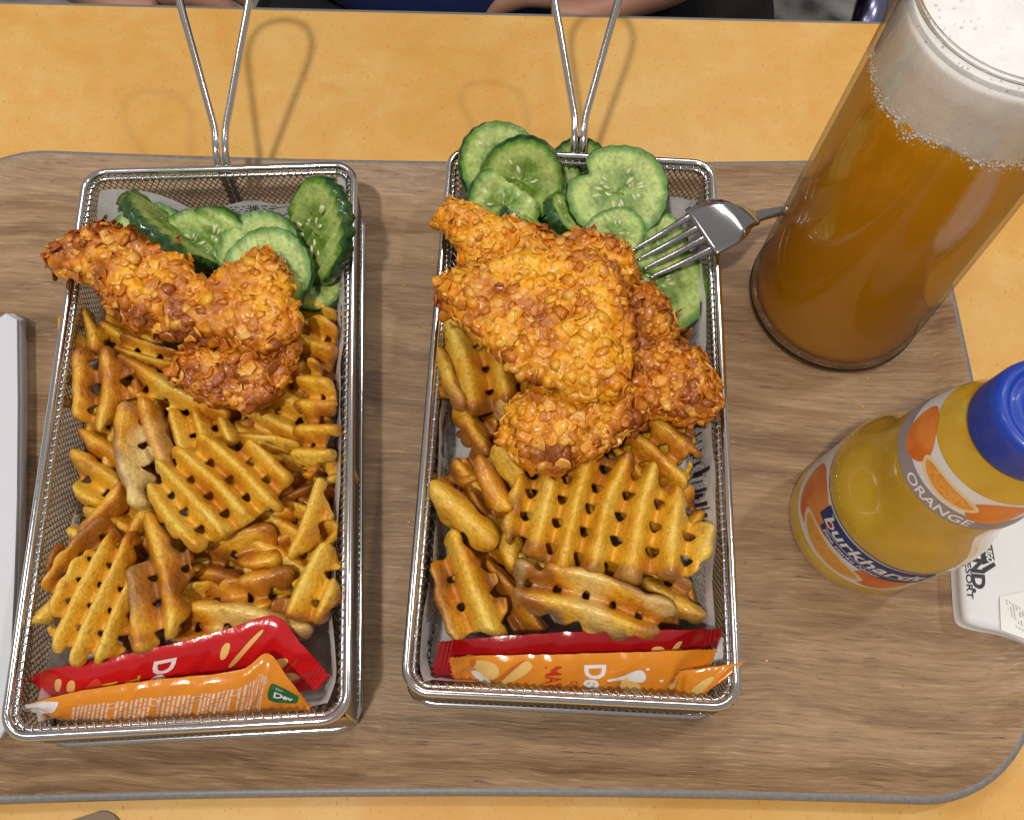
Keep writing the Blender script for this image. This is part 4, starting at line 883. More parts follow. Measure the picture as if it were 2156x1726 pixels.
os1 = Sachet('mayonnaise_sachet', 'orange sachet turned to its back of white small print, front of the left basket', 'sauce sachet', 3,
             [(72, 1046, 2.9), (250, 1000, 3.0), (500, 945, 3.1), (900, 885, 3.2), (1300, 845, 3.2), (1470, 810, 3.3), (1605, 725, 3.4), (1740, 890, 3.0), (1865, 1050, 2.6)],
             [(74, 1054, 2.85), (250, 1085, 2.2), (420, 1118, 1.7), (900, 1150, 1.5), (1300, 1130, 1.5), (1480, 1110, 1.6), (1570, 1090, 1.7), (1700, 1075, 2.0), (1855, 1062, 2.5)], .34, org_f, seed=6)
k = os1.len/10
V, F = grid2(.15*k, 1.35*k, .0, os1.wid, 14, 10); V = V.copy(); V[:, 0] = .15*k+(V[:, 0]-.15*k)*(1.0+.25*np.cos(V[:, 1]/os1.wid*3)-.1); os1.decal('white_end', [(np.c_[V[:, 0], np.clip(V[:, 1], 0, os1.wid)*.86+.2], F)], wht_f)
pr = []
rn = random.Random(3)
for i in range(46):
    x = (2.0+i*.135)*k
    if i in (9, 18, 27, 36): continue
    y = .55+rn.uniform(-.03, .03)+.012*i*0
    while y < os1.wid-.12:
        L = rn.choice((.12, .2, .3, .42)); V, F = grid2(x, x+.075, y, min(y+L, os1.wid-.1), 1, 2); pr.append((V, F)); y += L+.045
os1.decal('small_print', pr, pink_f, 'stuff')
rngs = []
for i in (9, 18, 27, 36, 45):
    t_ = np.linspace(0, 2*np.pi, 19); x0, y0 = (2.03+i*.135)*k, .72
    rngs.append((np.concatenate([np.c_[x0+.1*np.cos(t_), y0+.1*np.sin(t_)], np.c_[x0+.13*np.cos(t_), y0+.13*np.sin(t_)]]), [(j, j+1, 20+j, 19+j) for j in range(18)]))
os1.decal('printed_circles', rngs, pink_f)
os1.decal('green_badge', [shape([(0, .05), (.1, -.12), (1.0, -.16), (1.12, .05), (1.12, .7), (.95, .85), (.12, .8), (0, .6)], 8.35*k, .75, 4)], grn_f)
V, F = text_mesh('Dev', .42, 0, .012)
mb = MB(); mb.add([os1.S((8.55*k+x)/os1.len, (1.3-y)/os1.wid, .022) for x, y in V], F); V, F = text_mesh('. SEIT .', .15); mb.add([os1.S((8.5*k+x)/os1.len, (.86-y)/os1.wid, .022) for x, y in V], F); mb.build('badge_lettering', wht_f, os1.t, smooth=False)

# middle basket: red behind, orange in front
rs2 = Sachet('ketchup_sachet', 'shaded red sachet mostly hidden behind the orange one in the middle basket', 'sauce sachet', 6,
             [(245, 655, 2.9), (600, 622, 3.1), (1100, 592, 3.15), (1500, 585, 3.2), (1920, 580, 3.3)],
             [(185, 915, 1.5), (600, 940, 1.2), (1100, 900, 1.2), (1500, 860, 1.3), (1880, 730, 2.2)], .25, shade_red_f, seed=9)
k = rs2.len/10
rs2.decal('logo', [down('.l', .8, 4.75*k, .75, .02)], pink_f)
rs2.decal('printed_fries', [shape([(0, 0), (.5, .05), (.6, .35), (.1, .3)], 1.0*k, .6), shape([(0, .1), (.5, 0), (.75, .65), (.5, .75)], 7.4*k, .5), shape([(.2, 0), (.5, .05), (.2, .6), (0, .5)], 8.2*k, .5)], fry_f)
t_ = np.linspace(0, 2*np.pi, 31); rr = []
for r0 in (.5, .4): rr.append((np.concatenate([np.c_[8.0*k+r0*1.3*np.cos(t_), 1.25+r0*np.sin(t_)], np.c_[8.0*k+(r0+.03)*1.3*np.cos(t_), 1.25+(r0+.03)*np.sin(t_)]]), [(j, j+1, 32+j, 31+j) for j in range(30)]))
rs2.decal('round_seal', rr, yel_f)
os2 = Sachet('mayonnaise_sachet', 'orange sachet facing front with red lettering in the middle basket', 'sauce sachet', 6,
             [(302, 748, 3.0), (600, 736, 3.1), (1000, 728, 3.15), (1400, 716, 3.15), (1880, 700, 3.2)],
             [(350, 960, 1.5), (600, 985, 1.3), (1000, 1010, 1.2), (1400, 1020, 1.2), (1790, 1030, 1.4)], .3, org_f, seed=12)
k = os2.len/10
os2.decal('sauce_name', [down('MAYONNAISE', .72, 3.62*k, .28, .012, .62)], redt_f)
os2.decal('sauce_kind', [down('GOURMET', .36, 4.55*k, .85, 0, .8)], redt_f)
os2.decal('logo', [down('Develey', .98, 5.12*k, .28, .03, .72)], wht_f)
os2.decal('printed_fries', [shape([(0, .25), (.2, 0), (.85, .05), (.95, .4), (.75, .75), (.3, .85)], .75*k, .15), shape([(0, 1.1), (.25, .95), (.85, .3), (1.2, 0), (1.45, .1), (1.4, .35), (.8, .8), (.2, 1.3)], 1.45*k, .12), shape([(0, .3), (.3, 0), (.7, .25), (.95, .95), (.75, 1.25), (.25, .9)], 6.45*k, .75), shape([(0, .35), (.35, .05), (.8, 0), (.75, .3), (.4, .5), (.05, .75)], 8.5*k, .75)], fry_f)
os2.decal('printed_fry_edges', [shape([(0, .1), (.1, 0), (.3, .05), (.15, .4), (.05, .45)], .7*k, .15), shape([(0, .9), (.6, .25), (1.1, -.02), (1.2, .05), (.6, .45), (.1, 1.0)], 1.5*k, .12), shape([(0, 0), (.14, .05), (.5, .9), (.4, 1.0), (.2, .7)], 6.4*k, .95), shape([(0, .3), (.3, 0), (.4, .08), (.15, .5)], 8.45*k, .75)], fryd_f)
os2.decal('printed_sauce', [shape([(0, .05), (.2, -.08), (.6, .05), (.72, .3), (.6, .5), (.3, .45), (.05, .3)], .7*k, .85), shape([(0, .2), (.5, .16), (.8, 0), (1.15, -.1), (1.35, .12), (1.3, .4), (1.05, .42), (.7, .3), (.1, .3)], 5.95*k, .6), ell2b if False else shape(ell2(7.55*k, .5, .07, .05, 0, 8)), shape(ell2(8.15*k, .95, .07, .05, 0, 8)), shape([(0, .1), (.3, -.05), (.6, .1), (.5, .3), (.1, .3)], 2.5*k, 1.25)], wht_f)
# the folded right end of that sachet sticks out over the rim
fl = Sachet('sachet_end', None, None, 6, [(1680, 830, 2.9), (1800, 815, 3.2), (2048, 780, 3.5)], [(1650, 1000, 2.2), (1790, 985, 2.5), (1905, 905, 3.2)], .12, org_f, seed=15, crimp=.02)
fl.decal('printed_fry', [shape([(0, .5), (.35, .15), (.9, .1), (.85, .5), (.3, .85)], .45, .25)], fry_f)
for ch in list(fl.t.children):
    off = fl.t.location-os2.t.location
    ch.parent = os2.t; ch.location = off
    ch.name = 'folded_end' if ch.name.startswith('sachet_film') else ch.name
bpy.data.objects.remove(fl.t)
slip = Sachet('x', None, None, 6, [(1880, 660, 2.6), (1935, 625, 2.9)], [(1880, 780, 2.0), (1925, 770, 2.0)], .0, wht_f, seed=16)
for ch in list(slip.t.children):
    off = slip.t.location-rs2.t.location; ch.parent = rs2.t; ch.location = off; ch.name = 'white_end'
bpy.data.objects.remove(slip.t)

mb = MB(); rc_ = np.random.RandomState(31)
for i in range(70):
    if i % 3: p_ = np.array([rc_.uniform(-3.6, -3.0)+rc_.randn()*.6-.02*i/3, rc_.uniform(1.5, 24)])
    else: p_ = np.array([rc_.uniform(8.2, 17), rc_.uniform(3, 19)])
    r_ = rc_.uniform(.015, .06); V, F = SHAPES[rc_.randint(9)]; mb.add(V*r_*[1, 1, .8]+np.r_[p_, r_*.35+.005], F, int(rc_.randint(3)))
cb_ = mb.build('crumbs', flake_mats, None, True, 'stuff'); cb_['label'] = 'tiny golden breading crumbs scattered on the tray beside the baskets'; cb_['category'] = 'crumbs'

# ------------------------------------------------------------------ fork
fk = thing('fork', at((1745, 585), 3.5), 'steel fork lying tines down on cucumber across the right rim of the middle basket', 'fork')
def strip_solid(C_, Wd, th, name):
    """flat bar along a centre line: per station (point, half width vector, up)"""
    n = len(C_); V = []; F = []
    k = 12; a = np.linspace(0, 2*np.pi, k, endpoint=False)
    for p, wv, up, h_ in zip(C_, Wd[0], Wd[1], th):
        for t in a: V.append(p+wv*np.sign(math.cos(t))*abs(math.cos(t))**.6+up*h_*np.sign(math.sin(t))*abs(math.sin(t))**.8)
    for i in range(n-1):
        for q_ in range(k): F.append((i*k+q_, i*k+(q_+1) % k, (i+1)*k+(q_+1) % k, (i+1)*k+q_))
    F.append(tuple(range(k))[::-1]); F.append(tuple((n-1)*k+q_ for q_ in range(k)))
    obj(name, V, F, steel, fk)
tips = [at(px(5, q_), z) for q_, z in (((1382, 355), 3.42), ((1417, 410), 3.42), ((1452, 464), 3.42), ((1491, 515), 3.42))]
roots = [at(px(5, q_), z) for q_, z in (((1725, 152), 3.82), ((1765, 222), 3.82), ((1812, 282), 3.82), ((1858, 345), 3.82))]
cr_ = (roots[3]-roots[0])/3
for i in range(4):
    d = roots[i]-tips[i]; back = roots[i]+d/np.linalg.norm(d)*.55; mid = (tips[i]+roots[i])/2-np.array([0, 0, .06])
    P = crom([tips[i], mid, roots[i], back], 18); wv = cr_/np.linalg.norm(cr_)
    wd = [wv*w_ for w_ in np.interp(np.linspace(0, 1, 18), [0, .08, .5, .8, 1], [.025, .07, .12, .155, .18])]
    strip_solid(P, (wd, [np.array([0, 0, 1.])]*18), np.interp(np.linspace(0, 1, 18), [0, .2, 1], [.025, .06, .075]), 'tine')
hd = [(at(px(5, (1705, 105)), 3.84), at(px(5, (1888, 385)), 3.84)), (at(px(5, (1760, 75)), 3.95), at(px(5, (1940, 358)), 3.95)), (at(px(5, (1850, 50)), 4.12), at(px(5, (2030, 305)), 4.12)), (at(px(5, (1930, 42)), 4.2), at(px(5, (2085, 260)), 4.2)), (at(px(5, (2000, 75)), 4.08), at(px(5, (2110, 215)), 4.08)), (at(px(5, (2070, 105)), 3.75), at(px(5, (2140, 178)), 3.75)),
      (at(px(7, (545, 1268)), 3.3), at(px(7, (575, 1320)), 3.3))]
C_ = [(a+b)/2 for a, b in hd]; H_ = [(b-a)/2 for a, b in hd]
e2 = np.array([16.6, 26.2, 1.05])
for f_ in (.12, .4, .7, 1): C_.append(C_[6]*(1-f_)+e2*f_ if len(C_) == 7 else _n0*(1-f_)+e2*f_); _n0 = C_[6]; H_.append(np.zeros(3))
ts = np.linspace(0, 1, 60); CC = crom(C_, 60); seg = np.concatenate([[0], np.cumsum(np.linalg.norm(np.diff(C_, axis=0), axis=1))]); seg /= seg[-1]
_t = np.gradient(np.array(C_), axis=0); _w = [np.linalg.norm(h_) for h_ in H_]; _w[5:] = [.5, .27, .22, .26, .36, .42]
for k_ in range(4, len(C_)):
    d_ = np.cross(_t[k_], [0, 0, 1.]); d_ /= np.linalg.norm(d_); H_[k_] = d_*_w[k_]
HH = np.stack([np.interp(ts, seg, [h_[k_] for h_ in H_]) for k_ in range(3)], 1)
TT = np.gradient(CC, axis=0); UP = np.cross(TT, HH); UP /= np.linalg.norm(UP, axis=1)[:, None]; UP *= np.sign(UP[:, 2:3])
strip_solid(CC[:24], (HH[:24], UP[:24]), [.075]*24, 'head')
strip_solid(CC[23:], (HH[23:], UP[23:]), np.linspace(.075, .12, 37), 'fork_handle')

# ------------------------------------------------------------------ beer glass
gx, gy, GH = 13.07, 20.87, 15.95
glass_m = bpy.data.materials.new('clear_glass'); glass_m.use_nodes = True; nt = glass_m.node_tree; nt.nodes.clear()
out = nt.nodes.new('ShaderNodeOutputMaterial'); tr = nt.nodes.new('ShaderNodeBsdfTransparent'); tr.inputs['Color'].default_value = (.97, .98, .97, 1); gs = nt.nodes.new('ShaderNodeBsdfGlossy'); gs.inputs['Roughness'].default_value = .02
fw = nt.nodes.new('ShaderNodeLayerWeight'); fw.inputs['Blend'].default_value = .5; fp = nt.nodes.new('ShaderNodeMath'); fp.operation = 'POWER'; fp.inputs[1].default_value = 2.6; nt.links.new(fw.outputs['Facing'], fp.inputs[0])
fz = nt.nodes.new('ShaderNodeMath'); fz.operation = 'MULTIPLY_ADD'; fz.inputs[1].default_value = .3; fz.inputs[2].default_value = .03; nt.links.new(fp.outputs[0], fz.inputs[0]); mx = nt.nodes.new('ShaderNodeMixShader'); nt.links.new(fz.outputs[0], mx.inputs[0]); nt.links.new(tr.outputs[0], mx.inputs[1]); nt.links.new(gs.outputs[0], mx.inputs[2]); nt.links.new(mx.outputs[0], out.inputs['Surface'])
tc_ = nt.nodes.new('ShaderNodeMix'); tc_.data_type = 'RGBA'; nt.links.new(fp.outputs[0], tc_.inputs[0]); tc_.inputs[6].default_value = (.98, .985, .98, 1); tc_.inputs[7].default_value = (.62, .58, .5, 1); nt.links.new(tc_.outputs[2], tr.inputs['Color'])
thick_m = mat('thick_glass', (1, 1, 1), .0, 0, Transmission_Weight=1.0, IOR=1.45)
beer_m = bpy.data.materials.new('beer'); beer_m.use_nodes = True; nt = beer_m.node_tree; nt.nodes.clear()
out = nt.nodes.new('ShaderNodeOutputMaterial'); rf = nt.nodes.new('ShaderNodeBsdfRefraction'); rf.inputs['IOR'].default_value = 1.12; rf.inputs['Roughness'].default_value = .0; rf.inputs['Color'].default_value = (1, .9, .6, 1)
ab = nt.nodes.new('ShaderNodeVolumeAbsorption'); ab.inputs['Color'].default_value = (.93, .52, .02, 1); ab.inputs['Density'].default_value = .06
df = nt.nodes.new('ShaderNodeBsdfDiffuse'); df.inputs['Color'].default_value = (.93, .5, .012, 1); tl = nt.nodes.new('ShaderNodeBsdfTranslucent'); tl.inputs['Color'].default_value = (1, .64, .02, 1)
m1 = nt.nodes.new('ShaderNodeMixShader'); m1.inputs[0].default_value = .5; nt.links.new(df.outputs[0], m1.inputs[1]); nt.links.new(tl.outputs[0], m1.inputs[2])
m2 = nt.nodes.new('ShaderNodeMixShader'); m2.inputs[0].default_value = .72; nt.links.new(rf.outputs[0], m2.inputs[1]); nt.links.new(m1.outputs[0], m2.inputs[2])
nt.links.new(m2.outputs[0], out.inputs['Surface']); nt.links.new(ab.outputs[0], out.inputs['Volume'])
foam_m = mat('beer_foam', (.74, .72, .7), .6, Subsurface_Weight=.1, Subsurface_Radius=(1, .9, .8), Subsurface_Scale=.2)
q = NT(foam_m); v = q.coords(); vo = q.n('ShaderNodeTexVoronoi', i_Scale=11.0); q.l(v, vo.inputs['Vector']); nb = q.bump(vo.outputs['Distance'], .3, .02); q.bump(q.noise(v, 2.2, 5, .6), .25, .06, nb); q.l(q.ramp(q.noise(v, 1.6, 4), [(.35, (.86, .83, .83)), (.65, (.93, .91, .91))]), q.b.inputs['Base Color'])
gl = thing('beer_glass', (gx, gy, 0), 'tall clear glass of amber beer with white foam on top', 'glass')
ro = lambda z: 3.56+(3.17-3.56)*z/GH
oz = [0.02, .1, .3, .8, 2, 4, 6, 8, 10, 12, 13, 14, 15, 15.7]
prof = [(3.5, .56)]+[(ro(z), z) for z in (.7, 1, 2, 4, 6, 8, 10, 12, 14, 15.5, 15.8)]+[(ro(z)-.17, z) for z in (15.8, 15.5, 14, 12, 10, 8, 6, 4, 2, 1.2, .7)]+[(3.3, .56)]
V, F = lathe(prof, gx, gy, 128, closed=True); obj('glass_body', V, F, glass_m, gl)
prof = [(0.001, .1), (2.4, .1), (2.9, .04), (3.25, .03), (3.44, .07), (3.55, .2), (3.56, .4), (3.53, .545), (3.3, .552), (0.001, .552)]
V, F = lathe(prof, gx, gy, 128); obj('glass_base', V, F, thick_m, gl)
pr_ = [(ro(GH)-.09+.09*math.cos(a_), GH-.08+.1*math.sin(a_)) for a_ in np.linspace(0, 2*np.pi, 14, endpoint=False)]
V, F = lathe(pr_, gx, gy, 128, closed=True); obj('glass_rim', V, F, thick_m, gl)
FB = 12.9
ri = lambda z: ro(z)-.19
prof = [(0.001, .56), (2.2, .56), (3.1, .562), (3.28, .62), (3.33, .8)]+[(ri(z), z) for z in (1.2, 2, 4, 6, 8, 10, 12, FB)]+[(0.001, FB)]
V, F = lathe(prof, gx, gy, 128); obj('beer', V, F, beer_m, gl)
FT = 15.1
ag = np.linspace(0, 2*np.pi, 160, endpoint=False)
def foam_ring(r, z, amp, sd):
    zz = z+amp*fbm(np.c_[np.cos(ag)*2.2, np.sin(ag)*2.2], sd, 3); rr = np.full(160, r); return np.c_[gx+rr*np.cos(ag), gy+rr*np.sin(ag), zz]
rings = [foam_ring(.02, FB-.25, 0, 1), foam_ring(2.0, FB-.25, .03, 1), foam_ring(3.05, FB-.18, .22, 1), foam_ring(ri(FB)+.004, FB-.05, .3, 1), foam_ring(ri(13.5)+.002, 13.5, 0, 1), foam_ring(ri(14.3)+.002, 14.3, .0, 1), foam_ring(ri(15)+.002, FT-.1, .03, 1), foam_ring(2.9, FT, .04, 2), foam_ring(2.2, FT+.05, .05, 3), foam_ring(1.2, FT+.08, .05, 3), foam_ring(.02, FT+.08, 0, 3)]
V = np.concatenate(rings); F = []
for i in range(len(rings)-1): F += [(i*160+j, i*160+(j+1) % 160, (i+1)*160+(j+1) % 160, (i+1)*160+j) for j in range(160)]
F.append(tuple(range(160))[::-1]); F.append(tuple((len(rings)-1)*160+j for j in range(160)))
obj('foam', V, F, foam_m, gl)
mb = MB(); rb = np.random.RandomState(8); iv, if_ = icos(1)
zed = FB-.05+.3*fbm(np.c_[np.cos(ag)*2.2, np.sin(ag)*2.2], 1, 3)
for i in range(1500):
    j = rb.randint(160); a_ = ag[j]+rb.uniform(-.02, .02); z_ = zed[j]+rb.randn()*.12-.03; rr_ = abs(rb.randn())*.016+.014
    mb.add(iv*rr_+np.array([gx+(ri(z_)+.0)*math.cos(a_), gy+(ri(z_)+.0)*math.sin(a_), z_]), if_)
for i in range(260):
    a_ = rb.rand()*6.28; r_ = 2.9*math.sqrt(rb.rand()); mb.add(iv*(abs(rb.randn())*.02+.012)*[1, 1, .6]+np.array([gx+r_*math.cos(a_), gy+r_*math.sin(a_), FT+.05]), if_)
mb.build('foam_bubbles', foam_m, gl, kind='stuff')

# ------------------------------------------------------------------ juice bottle
bx, by = 13.35, 11.15; LNX, LNY = .052, -.05
juice_m = mat('juice_in_glass', (.6, .3, .008), .3, Coat_Weight=1.0, Coat_Roughness=.03, Subsurface_Weight=.35, Subsurface_Radius=(1, .6, .1), Subsurface_Scale=.5)
q = NT(juice_m); q.l(q.ramp(q.noise(q.coords(), .7, 3), [(.35, (.52, .31, .02)), (.65, (.62, .39, .035))]), q.b.inputs['Base Color'])
cap_m = mat('blue_cap', (.009, .052, .42), .38, Coat_Weight=.2); lab_m = mat('label_white', (.78, .78, .8), .4, Coat_Weight=.3); grey_lab = mat('label_grey', (.3, .27, .28), .45)
lorange = mat('label_orange', (.78, .2, .025), .4); ldeep = mat('label_deep_orange', (.62, .11, .015), .4); lpulp = mat('label_pulp', (.75, .32, .04), .4); lpeel = mat('label_peel', (.82, .66, .42), .4); lblue = mat('label_blue', (.012, .03, .16), .4); lred = mat('label_red', (.6, .02, .03), .4); lgreen = mat('label_green', (.16, .36, .06), .4); ltext = mat('label_text', (.82, .82, .84), .4)
q = NT(lpulp); q.l(q.ramp(q.noise(q.coords(), 9, 4, .7), [(.35, (.7, .24, .02)), (.6, (.8, .42, .09)), (.75, (.86, .6, .25))]), q.b.inputs['Base Color'])
q = NT(lorange); q.l(q.ramp(q.noise(q.coords(), .8, 2), [(.35, (.66, .13, .015)), (.65, (.8, .27, .05))]), q.b.inputs['Base Color'])
bo = thing('juice_bottle', (bx, by, 0), 'small glass bottle of orange juice with a blue screw cap', 'bottle')
BP = [(0, .0), (2.3, .0), (2.62, .06), (2.74, .22), (2.78, .5), (2.79, 1.0), (2.75, 1.08), (2.75, 1.2), (2.75, 3.0), (2.75, 4.2), (2.78, 4.26), (2.78, 4.5), (2.72, 4.9), (2.58, 5.4), (2.4, 5.95), (2.28, 6.5), (2.2, 7.1), (2.16, 7.9), (1.86, 9.9), (1.72, 10.1), (1.55, 10.6), (1.45, 10.9), (1.42, 11.3), (1.3, 11.5), (0.001, 11.5)]
BP[0] = (.001, 0)
V, F = lathe(BP, bx, by, 120); V[:, 0] += LNX*V[:, 2]; V[:, 1] += LNY*V[:, 2]; obj('bottle_body', V, F, juice_m, bo)
_bz = [p_[1] for p_ in BP[1:-3]]; _br = [p_[0] for p_ in BP[1:-3]]
def brad(z): return float(np.interp(z, _bz, _br))
def BS(x, z, off=.02):
    """x: arc length (cm) from the side facing the camera, z height"""
    r = brad(z); a = math.radians(-132)+x/r; r += off; return (bx+LNX*z+r*math.cos(a), by+LNY*z+r*math.sin(a), z)
def bdecal(name, items, m, off):
    for V, F in items:
        mb = MB(); mb.add([BS(x, z, off) for x, z in V], F); mb.build(name, m, bo, smooth=False)
def bband(z0, z1, m, name, off, nz=6):
    V = []; k = 120
    for i in range(nz+1):
        z = z0+(z1-z0)*i/nz; r = brad(z)+off
        for j in range(k): a = 2*math.pi*j/k; V.append((bx+LNX*z+r*math.cos(a), by+LNY*z+r*math.sin(a), z))
    obj(name, V, [(i*k+j, i*k+(j+1) % k, (i+1)*k+(j+1) % k, (i+1)*k+j) for i in range(nz) for j in range(k)], m, bo)
bband(1.22, 4.16, lab_m, 'body_label', .012); bband(7.95, 9.75, lab_m, 'neck_label', .012); bband(7.95, 8.55, grey_lab, 'neck_label_band', .02)
def orange_pic(x, z, s, half=True):
    whole = [blob2(ell2(x, z, s, s*.95), 5)]
    return whole
bdecal('printed_orange', orange_pic(-2.3, 2.75, 1.35)+orange_pic(1.5, 2.3, .95), lorange, .022)
bdecal('printed_orange_rind', [blob2(ell2(-.55, 2.0, 1.65, .66, -.12), 5)], lpeel, .028)
bdecal('printed_orange_pulp', [blob2(ell2(-.55, 2.0, 1.45, .5, -.12), 5)], lpulp, .034)
bdecal('brand_banner', [grid2(-1.75, 2.6, 3.15, 4.1, 24, 3), grid2(-1.35, 2.6, 2.78, 3.16, 24, 2)], lblue, .04)
V, F = text_mesh('burkhardt', .95, .18, .018); bdecal('brand_name', [(place2(V, (-1.5, 3.3)), F)], ltext, .05)
V, F = text_mesh('Eine starke Natur', .33, .3, .004); bdecal('slogan', [(place2(V, (-1.2, 2.87)), F), grid2(-1.2, 2.4, 3.17, 3.21, 20, 1)], ltext, .05)
bdecal('red_dot', [blob2(ell2(-1.18, 3.54, .11, .14), 3)], lred, .056)
bdecal('leaf', [blob2([(-1.5, 4.08), (-1.42, 3.95), (-1.3, 3.98), (-1.25, 4.08), (-1.35, 4.1)], 2)], lgreen, .056)
bdecal('printed_orange', [blob2(ell2(-2.0, 9.1, .85, .72), 5), blob2(ell2(1.35, 9.0, .8, .62), 5)], lorange, .022)
bdecal('printed_orange_rind', [blob2(ell2(-.2, 9.06, 1.1, .4, -.1), 5)], lpeel, .028)
bdecal('printed_orange_pulp', [blob2(ell2(-.2, 9.07, .95, .29, -.1), 5)], lpulp, .034)
V, F = text_mesh('ORANGE', .5, 0, .008); bdecal('flavour_name', [(place2(V, (-1.15, 8.07), 0, 1.12, 1), F)], ltext, .032)
# embossed dots round the shoulder
mb = MB(); iv, if_ = icos(1)
for i in range(70):
    a = 2*math.pi*i/70
    for z in (4.75,):
        r = brad(z); mb.add(iv*(.02+.02*((i*7) % 5)/4)+np.array([bx+LNX*z+r*math.cos(a), by+LNY*z+r*math.sin(a), z]), if_)
mb.build('embossed_dots', juice_m, bo, kind='stuff')
CP = [(1.4, 10.75), (1.56, 10.75), (1.58, 10.85), (1.58, 11.85), (1.54, 12.08), (1.43, 12.2), (1.29, 12.24), (1.23, 12.18), (1.17, 12.1), (1.09, 12.1), (1.03, 12.16), (.85, 12.18), (.8, 12.14), (.75, 12.18), (.55, 12.17), (.52, 12.13), (.48, 12.16), (.3, 12.15), (.27, 12.12), (.23, 12.15), (.001, 12.15)]
V, F = lathe(CP, bx, by, 96, cap0=True); V[:, 0] += LNX*V[:, 2]; V[:, 1] += LNY*V[:, 2]; obj('screw_cap', V, F, cap_m, bo)

# ------------------------------------------------------------------ papers
def sheet_solid(name, outline, z_fn, th, m, parent, rings=6):
    """paper with thickness from a world outline"""
    V2, F = blob2(outline, rings) if rings else (outline, None); Z = np.array([z_fn(x, y) for x, y in V2]); n = len(V2)
    V = np.concatenate([np.c_[V2, Z], np.c_[V2, Z-th]]); k = len(chaikin(outline, 2)); FF = [f[::-1] for f in F] if False else list(F); 
    FF += [tuple(n+i for i in f[::-1]) for f in F]+[(i, n+i, n+(i+1) % k, (i+1) % k) for i in range(k)]
    return obj(name, V, FF, m, parent)
wr = thing('paper_wrapper', at((2500, 1480), 0), 'white printed paper wrapper behind the juice bottle, curled at its front corner', 'paper wrapper')
wp = [(2405, 1330), (2408, 1440), (2415, 1535), (2425, 1552), (2460, 1564), (2515, 1574), (2560, 1594), (2720, 1680), (2900, 1500), (2800, 1150), (2560, 1180), (2450, 1260)]
WZ = lambda x, y: 1.15
wpo = np.array([at(p_, 1.15)[:2] for p_ in wp])
cw = wpo.mean(0)
def wz(x, y): return 1.15+.14*float(vnoise(np.array([[x*.4, y*.4]]), 5)[0])-.16*abs(float(vnoise(np.array([[x*.55+y*.2, y*.3]]), 8)[0]))
P_ = chaikin(wpo, 2); V2, F2 = blob2(wpo, 6); top = np.c_[V2, [wz(x, y) for x, y in V2]]; k = len(P_); n = len(V2)
side1 = np.c_[P_*1.0+(cw-P_)*-.008, np.full(k, .75)]; side2 = np.c_[P_+(cw-P_)*.03, np.full(k, .05)]
V = np.concatenate([top, side1, side2]); F = list(F2)+[(i, n+i, n+(i+1) % k, (i+1) % k) for i in range(k)]+[(n+i, n+k+i, n+k+(i+1) % k, n+(i+1) % k) for i in range(k)]+[tuple(n+k+i for i in range(k))]
wrap_m = mat('wrapper_paper', (.78, .79, .82), .5); obj('paper_body', V, F, wrap_m, wr)
blk = mat('black_print', (.025, .027, .025), .5)
def wtext(name, txt, size, p0, p1, m, bold=0, shear=0, sx=1.0, off=.03):
    """lettering read from pixel p0 towards p1 (crop 10)"""
    A = at(px(10, p0), 1.2); B = at(px(10, p1), 1.2); d = (B-A)[:2]; L = np.hypot(*d); d /= L; u = np.array([-d[1], d[0]])
    V, F = text_mesh(txt, size, shear, bold); w = V[:, 0].max(); V = V*[L/w, 1]
    W = A[:2]+V[:, :1]*d+V[:, 1:]*u; obj(name, np.c_[W, [wz(x, y)+off for x, y in W]], F, m, wr, False)
wtext('printed_name', 'AND.', .62, (1690, 690), (1730, 1110), blk, .03)
wtext('printed_word', 'RESORT', .3, (1645, 780), (1680, 1160), blk, .006)
def wquad(name, pts, m, off):
    W = np.array([at(px(10, p_), 1.2)[:2] for p_ in pts]); obj(name, np.c_[W, [wz(x, y)+off for x, y in W]], [(0, 1, 2, 3)], m, wr, False)
wquad('logo_box', [(1772, 708), (1885, 672), (1912, 828), (1805, 870)], blk, .03)
wquad('logo_bar', [(1800, 900), (1905, 845), (1922, 878), (1815, 945)], blk, .03)
wtext('logo_lettering', 'LEGO', .34, (1818, 712), (1845, 845), ltext, .012, .15, off=.045)
rc = thing('receipt', at((2540, 1550), 1.4), 'faintly printed till receipt lying on the white printed paper wrapper', 'receipt')
rpo = np.array([at(px(10, p_), 1.42)[:2] for p_ in [(1975, 1135), (2200, 1090), (2420, 1250), (2420, 1640), (2180, 1500), (1995, 1425)]])
n = len(rpo); rz = np.array([wz(x, y)+.1 for x, y in rpo]); V = np.concatenate([np.c_[rpo, rz], np.c_[rpo, rz-.02]])
obj('receipt_paper', V, [tuple(range(n))[::-1], tuple(n+i for i in range(n))]+[(i, (i+1) % n, n+(i+1) % n, n+i) for i in range(n)], mat('receipt_paper', (.84, .84, .82), .5), rc, False)
pale_ink = mat('pale_ink', (.5, .5, .5), .6); mb = MB(); rn = random.Random(9)
for i in range(7):
    for j in range(9):
        if rn.random() < .35: continue
        p_ = px(10, (2010+i*26+j*4, 1170+j*24+i*16)); A = at(p_, 1.3)[:2]; W = np.array([A, A+[.02, -.09], A+[.06, -.08], A+[.04, .01]]); mb.add(np.c_[W, [wz(x, y)+.106 for x, y in W]], [(0, 1, 2, 3)])
mb.build('receipt_print', pale_ink, rc, False, 'stuff')

